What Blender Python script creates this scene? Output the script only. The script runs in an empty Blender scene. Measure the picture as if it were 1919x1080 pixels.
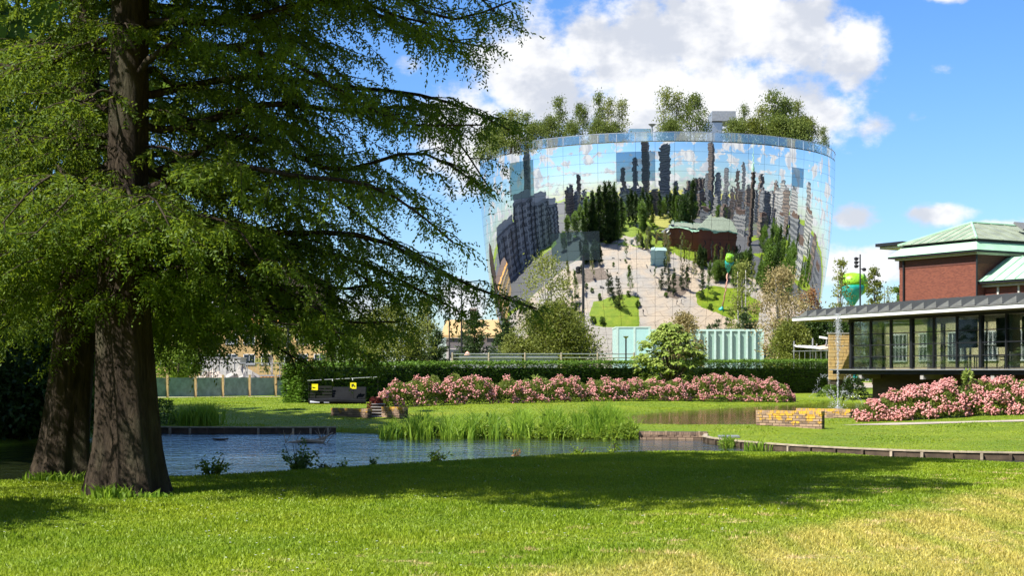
import bpy, math, random
import numpy as np
from mathutils import Vector, Matrix
S = bpy.context.scene
COL = S.collection
# ------------------------------------------------------------------ camera, sky, sun, exposure
F, CX, HY, EYE = 2800.0, 959.5, 695.0, 1.6          # focal length, principal column, horizon row (photo pixels), eye height
cam = bpy.data.objects.new('camera', bpy.data.cameras.new('camera')); COL.objects.link(cam)
cam.location = (0, 0, EYE); cam.rotation_euler = (math.radians(90), 0, 0)
cam.data.sensor_width = 36; cam.data.lens = F / 1919 * 36; cam.data.shift_y = (HY - 540) / 1919
cam.data.clip_start = .5; cam.data.clip_end = 12000
S.camera = cam
S.view_settings.view_transform = 'Standard'; S.view_settings.look = 'None'
S.view_settings.exposure = 1.1; S.view_settings.gamma = 1; S.view_settings.use_curve_mapping = False
SUN_EL = math.radians(50); SUN_AZ = math.atan2(-.85, -.53)   # azimuth measured from +Y towards +X
SV = Vector((math.sin(SUN_AZ) * math.cos(SUN_EL), math.cos(SUN_AZ) * math.cos(SUN_EL), math.sin(SUN_EL)))
sun = bpy.data.objects.new('sun', bpy.data.lights.new('sun', 'SUN')); COL.objects.link(sun)
sun.data.energy = 4.6; sun.data.angle = math.radians(.53); sun.data.color = (1, .955, .87)
sun.rotation_euler = SV.to_track_quat('Z', 'Y').to_euler(); sun.location = (-40, -20, 80)
S.cycles.max_bounces = 8; S.cycles.transparent_max_bounces = 12; S.cycles.caustics_reflective = False; S.cycles.caustics_refractive = False
S.cycles.sample_clamp_indirect = 6

class NT:
    """small node-tree helper"""
    def __init__(s, tree): s.t = tree; tree.nodes.clear()
    def n(s, kind, **kw):
        nd = s.t.nodes.new(kind)
        for k, v in kw.items():
            if k == 'i':
                for kk, vv in v.items():
                    sock = nd.inputs[kk]
                    if hasattr(vv, 'is_linked'): s.t.links.new(vv, sock)
                    else: sock.default_value = vv
            else: setattr(nd, k, v)
        return nd
    def m(s, op, a, b=0.0, c=None, clamp=False):
        nd = s.t.nodes.new('ShaderNodeMath'); nd.operation = op; nd.use_clamp = clamp
        for k, v in enumerate((a, b, c)):
            if v is None: continue
            if hasattr(v, 'is_linked'): s.t.links.new(v, nd.inputs[k])
            else: nd.inputs[k].default_value = v
        return nd.outputs[0]
    def ss(s, x, lo, hi, a=0.0, b=1.0):
        nd = s.n('ShaderNodeMapRange', interpolation_type='SMOOTHSTEP', i={'Value': x, 'From Min': lo, 'From Max': hi, 'To Min': a, 'To Max': b})
        return nd.outputs[0]
    def mix(s, f, a, b, blend='MIX'):
        nd = s.t.nodes.new('ShaderNodeMix'); nd.data_type = 'RGBA'; nd.blend_type = blend
        for sock, v in ((nd.inputs[0], f), (nd.inputs[6], a), (nd.inputs[7], b)):
            if hasattr(v, 'is_linked'): s.t.links.new(v, sock)
            else: sock.default_value = v if isinstance(v, float) else (*v, 1) if len(v) == 3 else v
        return nd.outputs[2]
    def noise(s, vec, scale, detail=3, rough=.55, dist=0, out=0):
        return s.n('ShaderNodeTexNoise', i={'Vector': vec, 'Scale': scale, 'Detail': detail, 'Roughness': rough, 'Distortion': dist}).outputs[out]
    def mapv(s, vec, scale=(1, 1, 1), rot=(0, 0, 0), loc=(0, 0, 0)):
        return s.n('ShaderNodeMapping', i={'Vector': vec, 'Scale': scale, 'Rotation': rot, 'Location': loc}).outputs[0]

def make_world():
    w = bpy.data.worlds.new('World'); S.world = w; w.use_nodes = True
    N = NT(w.node_tree)
    sky = N.n('ShaderNodeTexSky', sky_type='NISHITA', sun_disc=False, sun_elevation=SUN_EL, sun_rotation=SUN_AZ, air_density=1.15, dust_density=.25, ozone_density=2.2)
    hs = N.n('ShaderNodeHueSaturation', i={'Saturation': 1.22, 'Value': 1.0, 'Color': sky.outputs[0]}).outputs[0]
    hs = N.mix(1.0, hs, (.56, .72, 1.02), 'MULTIPLY')
    d = N.n('ShaderNodeTexCoord').outputs['Generated']
    sp = N.n('ShaderNodeSeparateXYZ', i={0: d})
    x, y, z = sp.outputs
    az = N.m('MULTIPLY', N.m('ARCTAN2', x, y), 57.29578)
    el = N.m('MULTIPLY', N.m('ARCSINE', z), 57.29578)
    ae = N.n('ShaderNodeCombineXYZ', i={0: az, 1: N.m('MULTIPLY', el, 1.35), 2: 0.0}).outputs[0]
    n1 = N.noise(ae, .42, 7, .58)
    n2 = N.noise(ae, 1.5, 5, .6)
    # the clouds over this part of the sky: soft cores, broken up by noise
    tot = None
    def pe(px, py): return math.degrees(math.atan((px - CX) / F)), math.degrees(math.atan((HY - py) / F))
    for px, py, sx, sy, amp in [(1000, 150, 125, 120, 1.0), (1170, 100, 150, 125, 1.05), (1340, 60, 150, 110, 1.05), (1480, 80, 120, 95, 1.05), (1590, 115, 75, 75, .95), (1290, 200, 290, 90, 1.0),
                               (890, 260, 130, 110, 1.0), (780, 120, 45, 30, .6), (1490, 235, 120, 80, .88), (1640, 255, 75, 45, .5), (1720, 235, 40, 30, .46), (1755, 152, 40, 18, .45),
                               (1785, 4, 56, 30, 1.0), (1600, 412, 44, 32, 1.02), (1768, 412, 70, 24, 1.02), (1620, 505, 120, 42, 1.0), (1860, 440, 75, 18, 1.0), (865, 565, 60, 44, 1.05),
                               (700, 470, 90, 60, .5), (640, 590, 160, 40, .75), (330, 590, 140, 60, .8), (1905, 10, 18, 20, .6), (530, 470, 60, 40, .6)]:
        a0, e0 = pe(px, py); sa, se = sx / F * 57.3, sy / F * 57.3
        q = N.m('ADD', N.m('POWER', N.m('ABSOLUTE', N.m('DIVIDE', N.m('SUBTRACT', az, a0), sa)), 2.0), N.m('POWER', N.m('ABSOLUTE', N.m('DIVIDE', N.m('SUBTRACT', el, e0), se)), 2.0))
        g = N.m('MULTIPLY', N.m('EXPONENT', N.m('MULTIPLY', q, -.8)), amp)
        tot = g if tot is None else N.m('MAXIMUM', tot, g)
    # the same kind of cloud all round, on a flat layer seen in perspective
    zz = N.m('ADD', N.m('MAXIMUM', z, 0.0), .09)
    pl = N.n('ShaderNodeCombineXYZ', i={0: N.m('DIVIDE', x, zz), 1: N.m('DIVIDE', y, zz), 2: 3.3}).outputs[0]
    gen = N.ss(N.noise(pl, 1.15, 6, .56), .42, .62)
    front = N.ss(N.m('ABSOLUTE', az), 17.0, 26.0)          # where the camera looks, the cores above are the cloud map
    gen = N.m('MULTIPLY', N.m('MULTIPLY', gen, front), .95)
    dens = N.m('ADD', N.m('MAXIMUM', tot, gen), N.m('ADD', N.m('MULTIPLY', N.m('SUBTRACT', n1, .5), 1.15), N.m('MULTIPLY', N.m('SUBTRACT', n2, .5), .42)))
    cov = N.ss(dens, .38, .78)
    sh = N.m('ADD', N.noise(N.mapv(ae, loc=(7.3, 2.1, 0)), .34, 4, .5), N.m('MULTIPLY', N.m('SUBTRACT', n2, .5), .25))
    cc = N.mix(N.ss(sh, .38, .60), (3.9, 4.1, 4.55), (5.8, 5.8, 5.85))
    col = N.mix(N.m('MULTIPLY', cov, .97), hs, cc)
    bg = N.n('ShaderNodeBackground', i={'Color': col, 'Strength': .085})
    N.n('ShaderNodeOutputWorld', i={'Surface': bg.outputs[0]})
make_world()

# ------------------------------------------------------------------ geometry helpers
def P(px, py, Y): return Vector(((px - CX) / F * Y, Y, EYE + (HY - py) / F * Y))
def X(px, Y): return (px - CX) / F * Y
def Z(py, Y): return EYE + (HY - py) / F * Y
ORG = {}
class MB:
    def __init__(s): s.v = []; s.f = []
    def add(s, vs, fs):
        b = len(s.v); s.v += [tuple(q) for q in vs]; s.f += [tuple(b + i for i in q) for q in fs]; return s
    def box(s, x0, x1, y0, y1, z0, z1):
        return s.add([(x0, y0, z0), (x1, y0, z0), (x1, y1, z0), (x0, y1, z0), (x0, y0, z1), (x1, y0, z1), (x1, y1, z1), (x0, y1, z1)],
                     [(0, 3, 2, 1), (4, 5, 6, 7), (0, 1, 5, 4), (1, 2, 6, 5), (2, 3, 7, 6), (3, 0, 4, 7)])
    def ob(s, o, a, b, c):
        """parallelepiped from corner o along vectors a, b, c"""
        o, a, b, c = (Vector(q) for q in (o, a, b, c))
        if a.cross(b).dot(c) < 0: a, b = b, a
        return s.add([o, o + a, o + a + b, o + b, o + c, o + a + c, o + a + b + c, o + b + c],
                     [(0, 3, 2, 1), (4, 5, 6, 7), (0, 1, 5, 4), (1, 2, 6, 5), (2, 3, 7, 6), (3, 0, 4, 7)])
    def tube(s, pts, rad, n=8, cap=True):
        pts = [Vector(p) for p in pts]; m = len(pts)
        if not hasattr(rad, '__len__'): rad = [rad] * m
        b = len(s.v); u = None
        for i, p in enumerate(pts):
            t = (pts[min(i + 1, m - 1)] - pts[max(i - 1, 0)]).normalized()
            if u is None: u = t.orthogonal().normalized()
            else: u = (u - t * u.dot(t)).normalized()
            w = t.cross(u)
            for k in range(n):
                a = 2 * math.pi * k / n
                s.v.append(tuple(p + (u * math.cos(a) + w * math.sin(a)) * rad[i]))
        for i in range(m - 1):
            for k in range(n):
                k2 = (k + 1) % n
                s.f.append((b + i * n + k, b + i * n + k2, b + (i + 1) * n + k2, b + (i + 1) * n + k))
        if cap:
            s.f.append(tuple(b + k for k in reversed(range(n)))); s.f.append(tuple(b + (m - 1) * n + k for k in range(n)))
        return s
    def lathe(s, c, prof, n=16):
        b = len(s.v); m = len(prof)
        for r, z in prof:
            for k in range(n):
                a = 2 * math.pi * k / n; s.v.append((c[0] + r * math.cos(a), c[1] + r * math.sin(a), c[2] + z))
        for i in range(m - 1):
            for k in range(n):
                k2 = (k + 1) % n; s.f.append((b + i * n + k, b + i * n + k2, b + (i + 1) * n + k2, b + (i + 1) * n + k))
        s.f.append(tuple(b + k for k in reversed(range(n)))); s.f.append(tuple(b + (m - 1) * n + k for k in range(n)))
        return s
    def poly(s, pts, z0, z1):
        """prism over a polygon (counter-clockwise)"""
        n = len(pts); b = len(s.v)
        s.v += [(p[0], p[1], z0) for p in pts] + [(p[0], p[1], z1) for p in pts]
        s.f.append(tuple(b + i for i in reversed(range(n)))); s.f.append(tuple(b + n + i for i in range(n)))
        for i in range(n):
            j = (i + 1) % n; s.f.append((b + i, b + j, b + n + j, b + n + i))
        return s
    def build(s, name, mat, parent=None, smooth=False, local=False):
        me = bpy.data.meshes.new(name)
        v = s.v
        if parent is not None and not local:
            o = ORG[parent.name]; v = [(a - o[0], b - o[1], c - o[2]) for a, b, c in v]
        me.from_pydata(v, [], s.f); me.update()
        return link(name, me, mat, parent, smooth)
def link(name, me, mat, parent=None, smooth=False):
    if mat is not None and not me.materials: me.materials.append(mat)
    if smooth: me.polygons.foreach_set('use_smooth', [True] * len(me.polygons))
    o = bpy.data.objects.new(name, me); COL.objects.link(o)
    if parent is not None: o.parent = parent; ORG[o.name] = ORG[parent.name]
    else: ORG[o.name] = Vector((0, 0, 0))
    return o
def tag(o, label=None, cat=None, group=None, kind=None):
    for k, v in (('label', label), ('category', cat), ('group', group), ('kind', kind)):
        if v: o[k] = v
    return o
def thing(name, label, cat, loc=(0, 0, 0), group=None, rz=0):
    o = bpy.data.objects.new(name, None); COL.objects.link(o); o.location = loc; o.rotation_euler.z = rz
    ORG[o.name] = Vector(loc); o.empty_display_size = .3
    return tag(o, label, cat, group)
def copy_tree(o, parent=None):
    c = o.copy(); COL.objects.link(c); c.parent = parent
    for ch in [q for q in o.children]: copy_tree(ch, c)
    return c
def np_mesh(name, V, Q, tint=None):
    """mesh from numpy arrays: V (n,3), Q (m,3 or 4); tint = one float per face"""
    me = bpy.data.meshes.new(name); n, k = Q.shape
    me.vertices.add(len(V)); me.vertices.foreach_set('co', np.asarray(V, np.float32).ravel())
    me.loops.add(n * k); me.loops.foreach_set('vertex_index', np.asarray(Q, np.int32).ravel())
    me.polygons.add(n); me.polygons.foreach_set('loop_start', np.arange(0, n * k, k, dtype=np.int32))
    try: me.polygons.foreach_set('loop_total', np.full(n, k, np.int32))
    except Exception: pass
    if tint is not None:
        at = me.attributes.new('tint', 'FLOAT', 'FACE'); at.data.foreach_set('value', np.asarray(tint, np.float32))
    me.update(calc_edges=True)
    return me
def unit(a): return a / np.maximum(np.linalg.norm(a, axis=-1, keepdims=True), 1e-9)
def leaf_arrays(Pt, D, L, W, rng, fold=None):
    n = len(Pt); D = unit(D); R = rng.normal(size=(n, 3)); Sd = unit(np.cross(D, R))
    L = np.broadcast_to(L, (n,))[:, None]; W = np.broadcast_to(W, (n,))[:, None]
    V = np.stack([Pt, Pt + D * L * .5 + Sd * W * .5, Pt + D * L, Pt + D * L * .5 - Sd * W * .5], 1).reshape(-1, 3)
    return V, np.arange(4 * n).reshape(-1, 4)
def leaf_obj(name, Pt, D, L, W, mat, parent, rng, tint=None):
    V, Q = leaf_arrays(Pt, D, L, W, rng)
    o = ORG[parent.name] if parent is not None else (0, 0, 0)
    return link(name, np_mesh(name, V - np.array(o), Q, rng.random(len(Pt)) if tint is None else tint), mat, parent)

# ------------------------------------------------------------------ materials
def new_mat(name):
    m = bpy.data.materials.new(name); m.use_nodes = True; return m, NT(m.node_tree)
def pbr(name, col, rough=.6, metal=0.0, var=.12, scale=3.0, bump=0.0, bscale=20.0, spec=.5, stretch=(1, 1, 1)):
    m, N = new_mat(name)
    c = N.n('ShaderNodeTexCoord').outputs['Object']
    v = N.mapv(c, stretch)
    f = N.noise(v, scale, 5, .6)
    a = tuple(q * (1 - var) for q in col); b = tuple(min(1, q * (1 + var)) for q in col)
    cc = N.mix(N.ss(f, .3, .7), a, b)
    kw = {'Base Color': cc, 'Roughness': rough, 'Metallic': metal, 'Specular IOR Level': spec}
    if bump: kw['Normal'] = N.n('ShaderNodeBump', i={'Strength': 1.0, 'Distance': bump, 'Height': N.noise(v, bscale, 4, .6)}).outputs[0]
    N.n('ShaderNodeOutputMaterial', i={'Surface': N.n('ShaderNodeBsdfPrincipled', i=kw).outputs[0]})
    return m
def leafmat(name, c1, c2, trans=.38, tcol=None):
    m, N = new_mat(name)
    t = N.n('ShaderNodeAttribute', attribute_name='tint').outputs['Fac']
    c = N.mix(t, c1, c2)
    tc = N.mix(.55, c, tcol or tuple(min(1, q * 2.0) for q in c2))
    d = N.n('ShaderNodeBsdfPrincipled', i={'Base Color': c, 'Roughness': .55, 'Specular IOR Level': .25})
    tr = N.n('ShaderNodeBsdfTranslucent', i={'Color': tc})
    N.n('ShaderNodeOutputMaterial', i={'Surface': N.n('ShaderNodeMixShader', i={0: trans, 1: d.outputs[0], 2: tr.outputs[0]}).outputs[0]})
    return m
def lawn_color(N, pos):
    """colours of the lawns: fresh green, paler sweeps, straw-coloured dry strip of cut grass on the camera's side"""
    n1 = N.noise(pos, .33, 4, .55); n2 = N.noise(pos, 2.2, 4, .6); n3 = N.noise(pos, 14.0, 3, .6)
    c = N.mix(N.ss(n1, .35, .68), (.165, .258, .013), (.250, .325, .017))
    c = N.mix(N.m('MULTIPLY', N.ss(n2, .45, .75), .5), c, (.27, .310, .026))
    sp = N.n('ShaderNodeSeparateXYZ', i={0: pos}); x, y, _ = sp.outputs
    # dry strip: right of the line from (0.2, 11.6) to (7.6, 21.4)
    dd = N.m('SUBTRACT', N.m('MULTIPLY', N.m('SUBTRACT', x, .2), .80), N.m('MULTIPLY', N.m('SUBTRACT', y, 11.6), .60))
    dd = N.m('ADD', dd, N.m('MULTIPLY', N.m('SUBTRACT', N.noise(pos, .8, 4, .6), .5), 1.7))
    near = N.ss(y, 24.0, 27.0, 1.0, 0.0)
    rows = N.noise(N.mapv(pos, (2.4, .22, 1), (0, 0, math.radians(-38))), .9, 4, .6)
    dry = N.m('MULTIPLY', N.m('MULTIPLY', N.ss(dd, -.45, .6), near), N.ss(rows, .34, .60, .38, 1.0))
    c = N.mix(dry, c, N.mix(n3, (.40, .37, .075), (.53, .445, .13)))
    clip = N.m('MULTIPLY', N.m('MULTIPLY', N.ss(N.noise(N.mapv(pos, (1, 1.9, 1), (0, 0, .6)), 1.5, 5, .65), .57, .64), N.ss(dd, -3.0, -.9)), near)
    c = N.mix(N.m('MULTIPLY', clip, .8), c, (.62, .48, .24))
    # paler strips on the far bank
    far = N.m('MULTIPLY', N.ss(N.noise(pos, .22, 3, .5), .55, .7), .5)
    c = N.mix(N.m('MULTIPLY', far, N.ss(y, 34.0, 40.0)), c, (.33, .33, .035))
    sweep = N.noise(N.mapv(pos, (.25, 1.5, 1), (0, 0, .25)), .8, 4, .6)
    c = N.mix(N.m('MULTIPLY', N.m('MULTIPLY', N.ss(sweep, .45, .7), N.ss(y, 34.0, 40.0)), .55), c, (.17, .235, .012))
    return N.mix(N.m('MULTIPLY', n3, .3), c, (.10, .155, .008), 'MIX')
def lawn_mat(name, blade=False):
    m, N = new_mat(name)
    pos = N.n('ShaderNodeNewGeometry').outputs['Position']
    c = lawn_color(N, pos)
    if blade:
        t = N.n('ShaderNodeAttribute', attribute_name='tint').outputs['Fac']
        c = N.mix(.85, c, N.mix(t, (1.05, 1.05, 1.0), (1.8, 1.7, 1.8)), 'MULTIPLY')
        d = N.n('ShaderNodeBsdfPrincipled', i={'Base Color': c, 'Roughness': .5, 'Specular IOR Level': .3})
        tr = N.n('ShaderNodeBsdfTranslucent', i={'Color': c})
        sh = N.n('ShaderNodeMixShader', i={0: .4, 1: d.outputs[0], 2: tr.outputs[0]}).outputs[0]
    else:
        h = N.m('ADD', N.noise(pos, 16.0, 4, .7), N.m('MULTIPLY', N.noise(pos, 60.0, 2, .6), .6))
        nm = N.n('ShaderNodeBump', i={'Strength': 1.0, 'Distance': .07, 'Height': h}).outputs[0]
        sh = N.n('ShaderNodeBsdfPrincipled', i={'Base Color': c, 'Roughness': .75, 'Specular IOR Level': .2, 'Normal': nm}).outputs[0]
    N.n('ShaderNodeOutputMaterial', i={'Surface': sh})
    return m
def brickmat(name, c1, c2, mortar, bw=.22, bh=.065, local=True, lich=None, bump=.006):
    m, N = new_mat(name)
    c = N.n('ShaderNodeTexCoord').outputs['Object']
    sp = N.n('ShaderNodeSeparateXYZ', i={0: c})
    v = N.n('ShaderNodeCombineXYZ', i={0: N.m('ADD', sp.outputs[0], sp.outputs[1]), 1: sp.outputs[2], 2: 0.0}).outputs[0]
    b = N.n('ShaderNodeTexBrick', i={'Vector': v, 'Color1': (*c1, 1), 'Color2': (*c2, 1), 'Mortar': (*mortar, 1), 'Scale': 1.0, 'Mortar Size': .006, 'Bias': -.1, 'Brick Width': bw, 'Row Height': bh})
    cc = N.mix(.55, b.outputs[0], N.mix(N.noise(N.mapv(v, (.7, 4, 1)), 2.0, 6, .75), (.45, .42, .42), (1.5, 1.5, 1.5)), 'MULTIPLY')
    nm = N.n('ShaderNodeBump', i={'Strength': 1.0, 'Distance': bump, 'Height': b.outputs[1]}); nm.invert = True
    N.n('ShaderNodeOutputMaterial', i={'Surface': N.n('ShaderNodeBsdfPrincipled', i={'Base Color': cc, 'Roughness': .85, 'Normal': nm.outputs[0]}).outputs[0]})
    return m
def facade(name, wall, glass, fw, fh, lo=.25, hi=.8):
    """far facades: rows of windows too far away to tell apart"""
    m, N = new_mat(name)
    c = N.n('ShaderNodeTexCoord').outputs['Object']
    sp = N.n('ShaderNodeSeparateXYZ', i={0: c})
    u = N.m('FRACT', N.m('DIVIDE', N.m('ADD', N.m('ADD', sp.outputs[0], sp.outputs[1]), 500.0), fw))
    w = N.m('FRACT', N.m('DIVIDE', sp.outputs[2], fh))
    f = N.m('MULTIPLY', N.m('MULTIPLY', N.m('GREATER_THAN', u, .18), N.m('LESS_THAN', u, .85)), N.m('MULTIPLY', N.m('GREATER_THAN', w, lo), N.m('LESS_THAN', w, hi)))
    cc = N.mix(f, wall, glass)
    cc = N.mix(.4, cc, N.mix(N.noise(c, .08, 4, .6), (.5, .5, .5), (1.4, 1.4, 1.4)), 'MULTIPLY')
    N.n('ShaderNodeOutputMaterial', i={'Surface': N.n('ShaderNodeBsdfPrincipled', i={'Base Color': cc, 'Roughness': N.m('SUBTRACT', .8, N.m('MULTIPLY', f, .6))}).outputs[0]})
    return m
def glassmat(name, tint, refl=.35, opaque=0.0, body=(.1, .12, .12), rough=.02):
    """thin glazing: partly see-through, partly mirror"""
    m, N = new_mat(name)
    fr = N.n('ShaderNodeFresnel', i={'IOR': 1.5}).outputs[0]
    pos = N.n('ShaderNodeNewGeometry')
    nn = N.n('ShaderNodeVectorMath', operation='ADD', i={0: pos.outputs['Normal'], 1: N.n('ShaderNodeVectorMath', operation='SCALE', i={0: N.n('ShaderNodeVectorMath', operation='SUBTRACT', i={0: N.noise(pos.outputs['Position'], .8, 2, .5, 0, 1), 1: (.5, .5, .5)}).outputs[0], 'Scale': .012}).outputs[0]})
    gl = N.n('ShaderNodeBsdfGlossy', i={'Color': (.9, .95, .95, 1), 'Roughness': rough, 'Normal': nn.outputs[0]})
    tr = N.n('ShaderNodeBsdfTransparent', i={'Color': (*tint, 1)})
    df = N.n('ShaderNodeBsdfDiffuse', i={'Color': (*body, 1)})
    base = N.n('ShaderNodeMixShader', i={0: opaque, 1: tr.outputs[0], 2: df.outputs[0]})
    k = N.m('ADD', N.m('MULTIPLY', fr, .6), refl, clamp=True)
    N.n('ShaderNodeOutputMaterial', i={'Surface': N.n('ShaderNodeMixShader', i={0: k, 1: base.outputs[0], 2: gl.outputs[0]}).outputs[0]})
    return m
def mirror_mat(name, col, amp, dark=0.0):
    m, N = new_mat(name)
    g = N.n('ShaderNodeNewGeometry')
    t = N.n('ShaderNodeTangent', direction_type='RADIAL', axis='Z')
    p = g.outputs['Position']
    a = N.noise(N.mapv(p, (.34, .34, 1.0)), .75, 3, .5)
    b = N.noise(N.mapv(p, (.55, .55, .8), loc=(31, 7, 2)), .7, 3, .5)
    c = N.noise(N.mapv(p, (.7, .7, 3.2), loc=(3, 17, 9)), .8, 2, .5)
    hz = N.m('MULTIPLY', N.m('ADD', N.m('SUBTRACT', a, .5), N.m('MULTIPLY', N.m('SUBTRACT', c, .5), .55)), amp * 1.15)
    vz = N.m('MULTIPLY', N.m('SUBTRACT', b, .5), amp * .8)
    v1 = N.n('ShaderNodeVectorMath', operation='SCALE', i={0: t.outputs[0], 'Scale': hz}).outputs[0]
    v2 = N.n('ShaderNodeCombineXYZ', i={2: vz}).outputs[0]
    nn = N.n('ShaderNodeVectorMath', operation='ADD', i={0: N.n('ShaderNodeVectorMath', operation='ADD', i={0: g.outputs['Normal'], 1: v1}).outputs[0], 1: v2}).outputs[0]
    nn = N.n('ShaderNodeVectorMath', operation='NORMALIZE', i={0: nn}).outputs[0]
    gl = N.n('ShaderNodeBsdfGlossy', i={'Color': (*col, 1), 'Roughness': .008, 'Normal': nn}).outputs[0]
    if dark:
        gl = N.n('ShaderNodeMixShader', i={0: dark, 1: gl, 2: N.n('ShaderNodeBsdfDiffuse', i={'Color': (.035, .05, .06, 1)}).outputs[0]}).outputs[0]
    N.n('ShaderNodeOutputMaterial', i={'Surface': gl})
    return m
def water_mat(name, deep, amp=.02):
    m, N = new_mat(name)
    p = N.n('ShaderNodeNewGeometry').outputs['Position']
    h = N.m('ADD', N.noise(N.mapv(p, (1, .8, 1)), 1.3, 4, .62), N.m('MULTIPLY', N.noise(N.mapv(p, (1, .9, 1), (0, 0, .5)), 4.5, 3, .6), .3))
    calm = N.ss(N.noise(p, .12, 2, .5), .35, .6, .45, 1.0)
    nm = N.n('ShaderNodeBump', i={'Strength': calm, 'Distance': amp, 'Height': h}).outputs[0]
    b = N.n('ShaderNodeBsdfPrincipled', i={'Base Color': (*deep, 1), 'Roughness': .05, 'IOR': 1.33, 'Specular IOR Level': .5, 'Normal': nm})
    N.n('ShaderNodeOutputMaterial', i={'Surface': b.outputs[0]})
    return m
def barkmat(name, c1, c2, scale=1.0, depth=.055):
    m, N = new_mat(name)
    c = N.n('ShaderNodeTexCoord').outputs['Object']
    v = N.mapv(c, (8 * scale, 8 * scale, 1.5 * scale))
    h = N.m('ADD', N.m('MULTIPLY', N.noise(v, 1.5, 7, .7, .9), .7), N.m('MULTIPLY', N.noise(N.mapv(c, (20 * scale, 20 * scale, 5 * scale)), 1.0, 4, .6), .3))
    f2 = N.noise(N.mapv(c, (2, 2, .8)), 1.2, 3, .5)
    cc = N.mix(N.ss(h, .32, .68), c1, c2)
    cc = N.mix(N.m('MULTIPLY', N.ss(f2, .5, .7), .45), cc, (.085, .085, .05))
    nm = N.n('ShaderNodeBump', i={'Strength': 1.0, 'Distance': depth, 'Height': h}).outputs[0]
    N.n('ShaderNodeOutputMaterial', i={'Surface': N.n('ShaderNodeBsdfPrincipled', i={'Base Color': cc, 'Roughness': .9, 'Specular IOR Level': .2, 'Normal': nm}).outputs[0]})
    return m
def attr_mix(name, c1, c2, rough=.8, bump=.004, lich=(.78, .46, .04)):
    """single bricks: tone from the object's random number, orange lichen growing from the top"""
    m, N = new_mat(name)
    r = N.n('ShaderNodeObjectInfo').outputs['Random']
    p = N.n('ShaderNodeNewGeometry').outputs['Position']
    c = N.mix(r, c1, c2)
    z = N.n('ShaderNodeSeparateXYZ', i={0: p}).outputs[2]
    f = N.m('ADD', N.m('MULTIPLY', N.m('SUBTRACT', N.noise(p, 3.4, 6, .75), .5), 2.4), N.m('ADD', N.ss(z, -.35, .2, 0.0, .55), N.m('MULTIPLY', N.m('SUBTRACT', r, .5), .35)))
    c = N.mix(N.ss(f, .38, .62), c, N.mix(N.noise(p, 18.0, 3, .6), (.50, .26, .02), lich))
    nm = N.n('ShaderNodeBump', i={'Strength': 1.0, 'Distance': bump, 'Height': N.noise(p, 30.0, 4, .6)}).outputs[0]
    N.n('ShaderNodeOutputMaterial', i={'Surface': N.n('ShaderNodeBsdfPrincipled', i={'Base Color': c, 'Roughness': rough, 'Normal': nm}).outputs[0]})
    return m
def pavemat():
    m, N = new_mat('paving'); p = N.n('ShaderNodeNewGeometry').outputs['Position']
    c = N.mix(N.ss(N.noise(p, .035, 4, .6), .38, .62), (.46, .36, .255), (.34, .31, .27))
    c = N.mix(N.m('MULTIPLY', N.ss(N.noise(p, .35, 6, .7), .45, .75), .5), c, (.22, .19, .16))
    b = N.n('ShaderNodeTexBrick', i={'Vector': N.mapv(p, rot=(0, 0, .5)), 'Color1': (1, 1, 1, 1), 'Color2': (.9, .9, .9, 1), 'Mortar': (.45, .43, .4, 1), 'Scale': 1.0, 'Mortar Size': .12, 'Brick Width': 9.0, 'Row Height': 4.5}).outputs[0]
    N.n('ShaderNodeOutputMaterial', i={'Surface': N.n('ShaderNodeBsdfPrincipled', i={'Base Color': N.mix(.7, c, b, 'MULTIPLY'), 'Roughness': .9}).outputs[0]}); return m
ORD = 'first second third fourth fifth sixth seventh eighth ninth tenth eleventh twelfth thirteenth fourteenth fifteenth sixteenth seventeenth eighteenth nineteenth twentieth twenty-first twenty-second twenty-third'.split()
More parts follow.
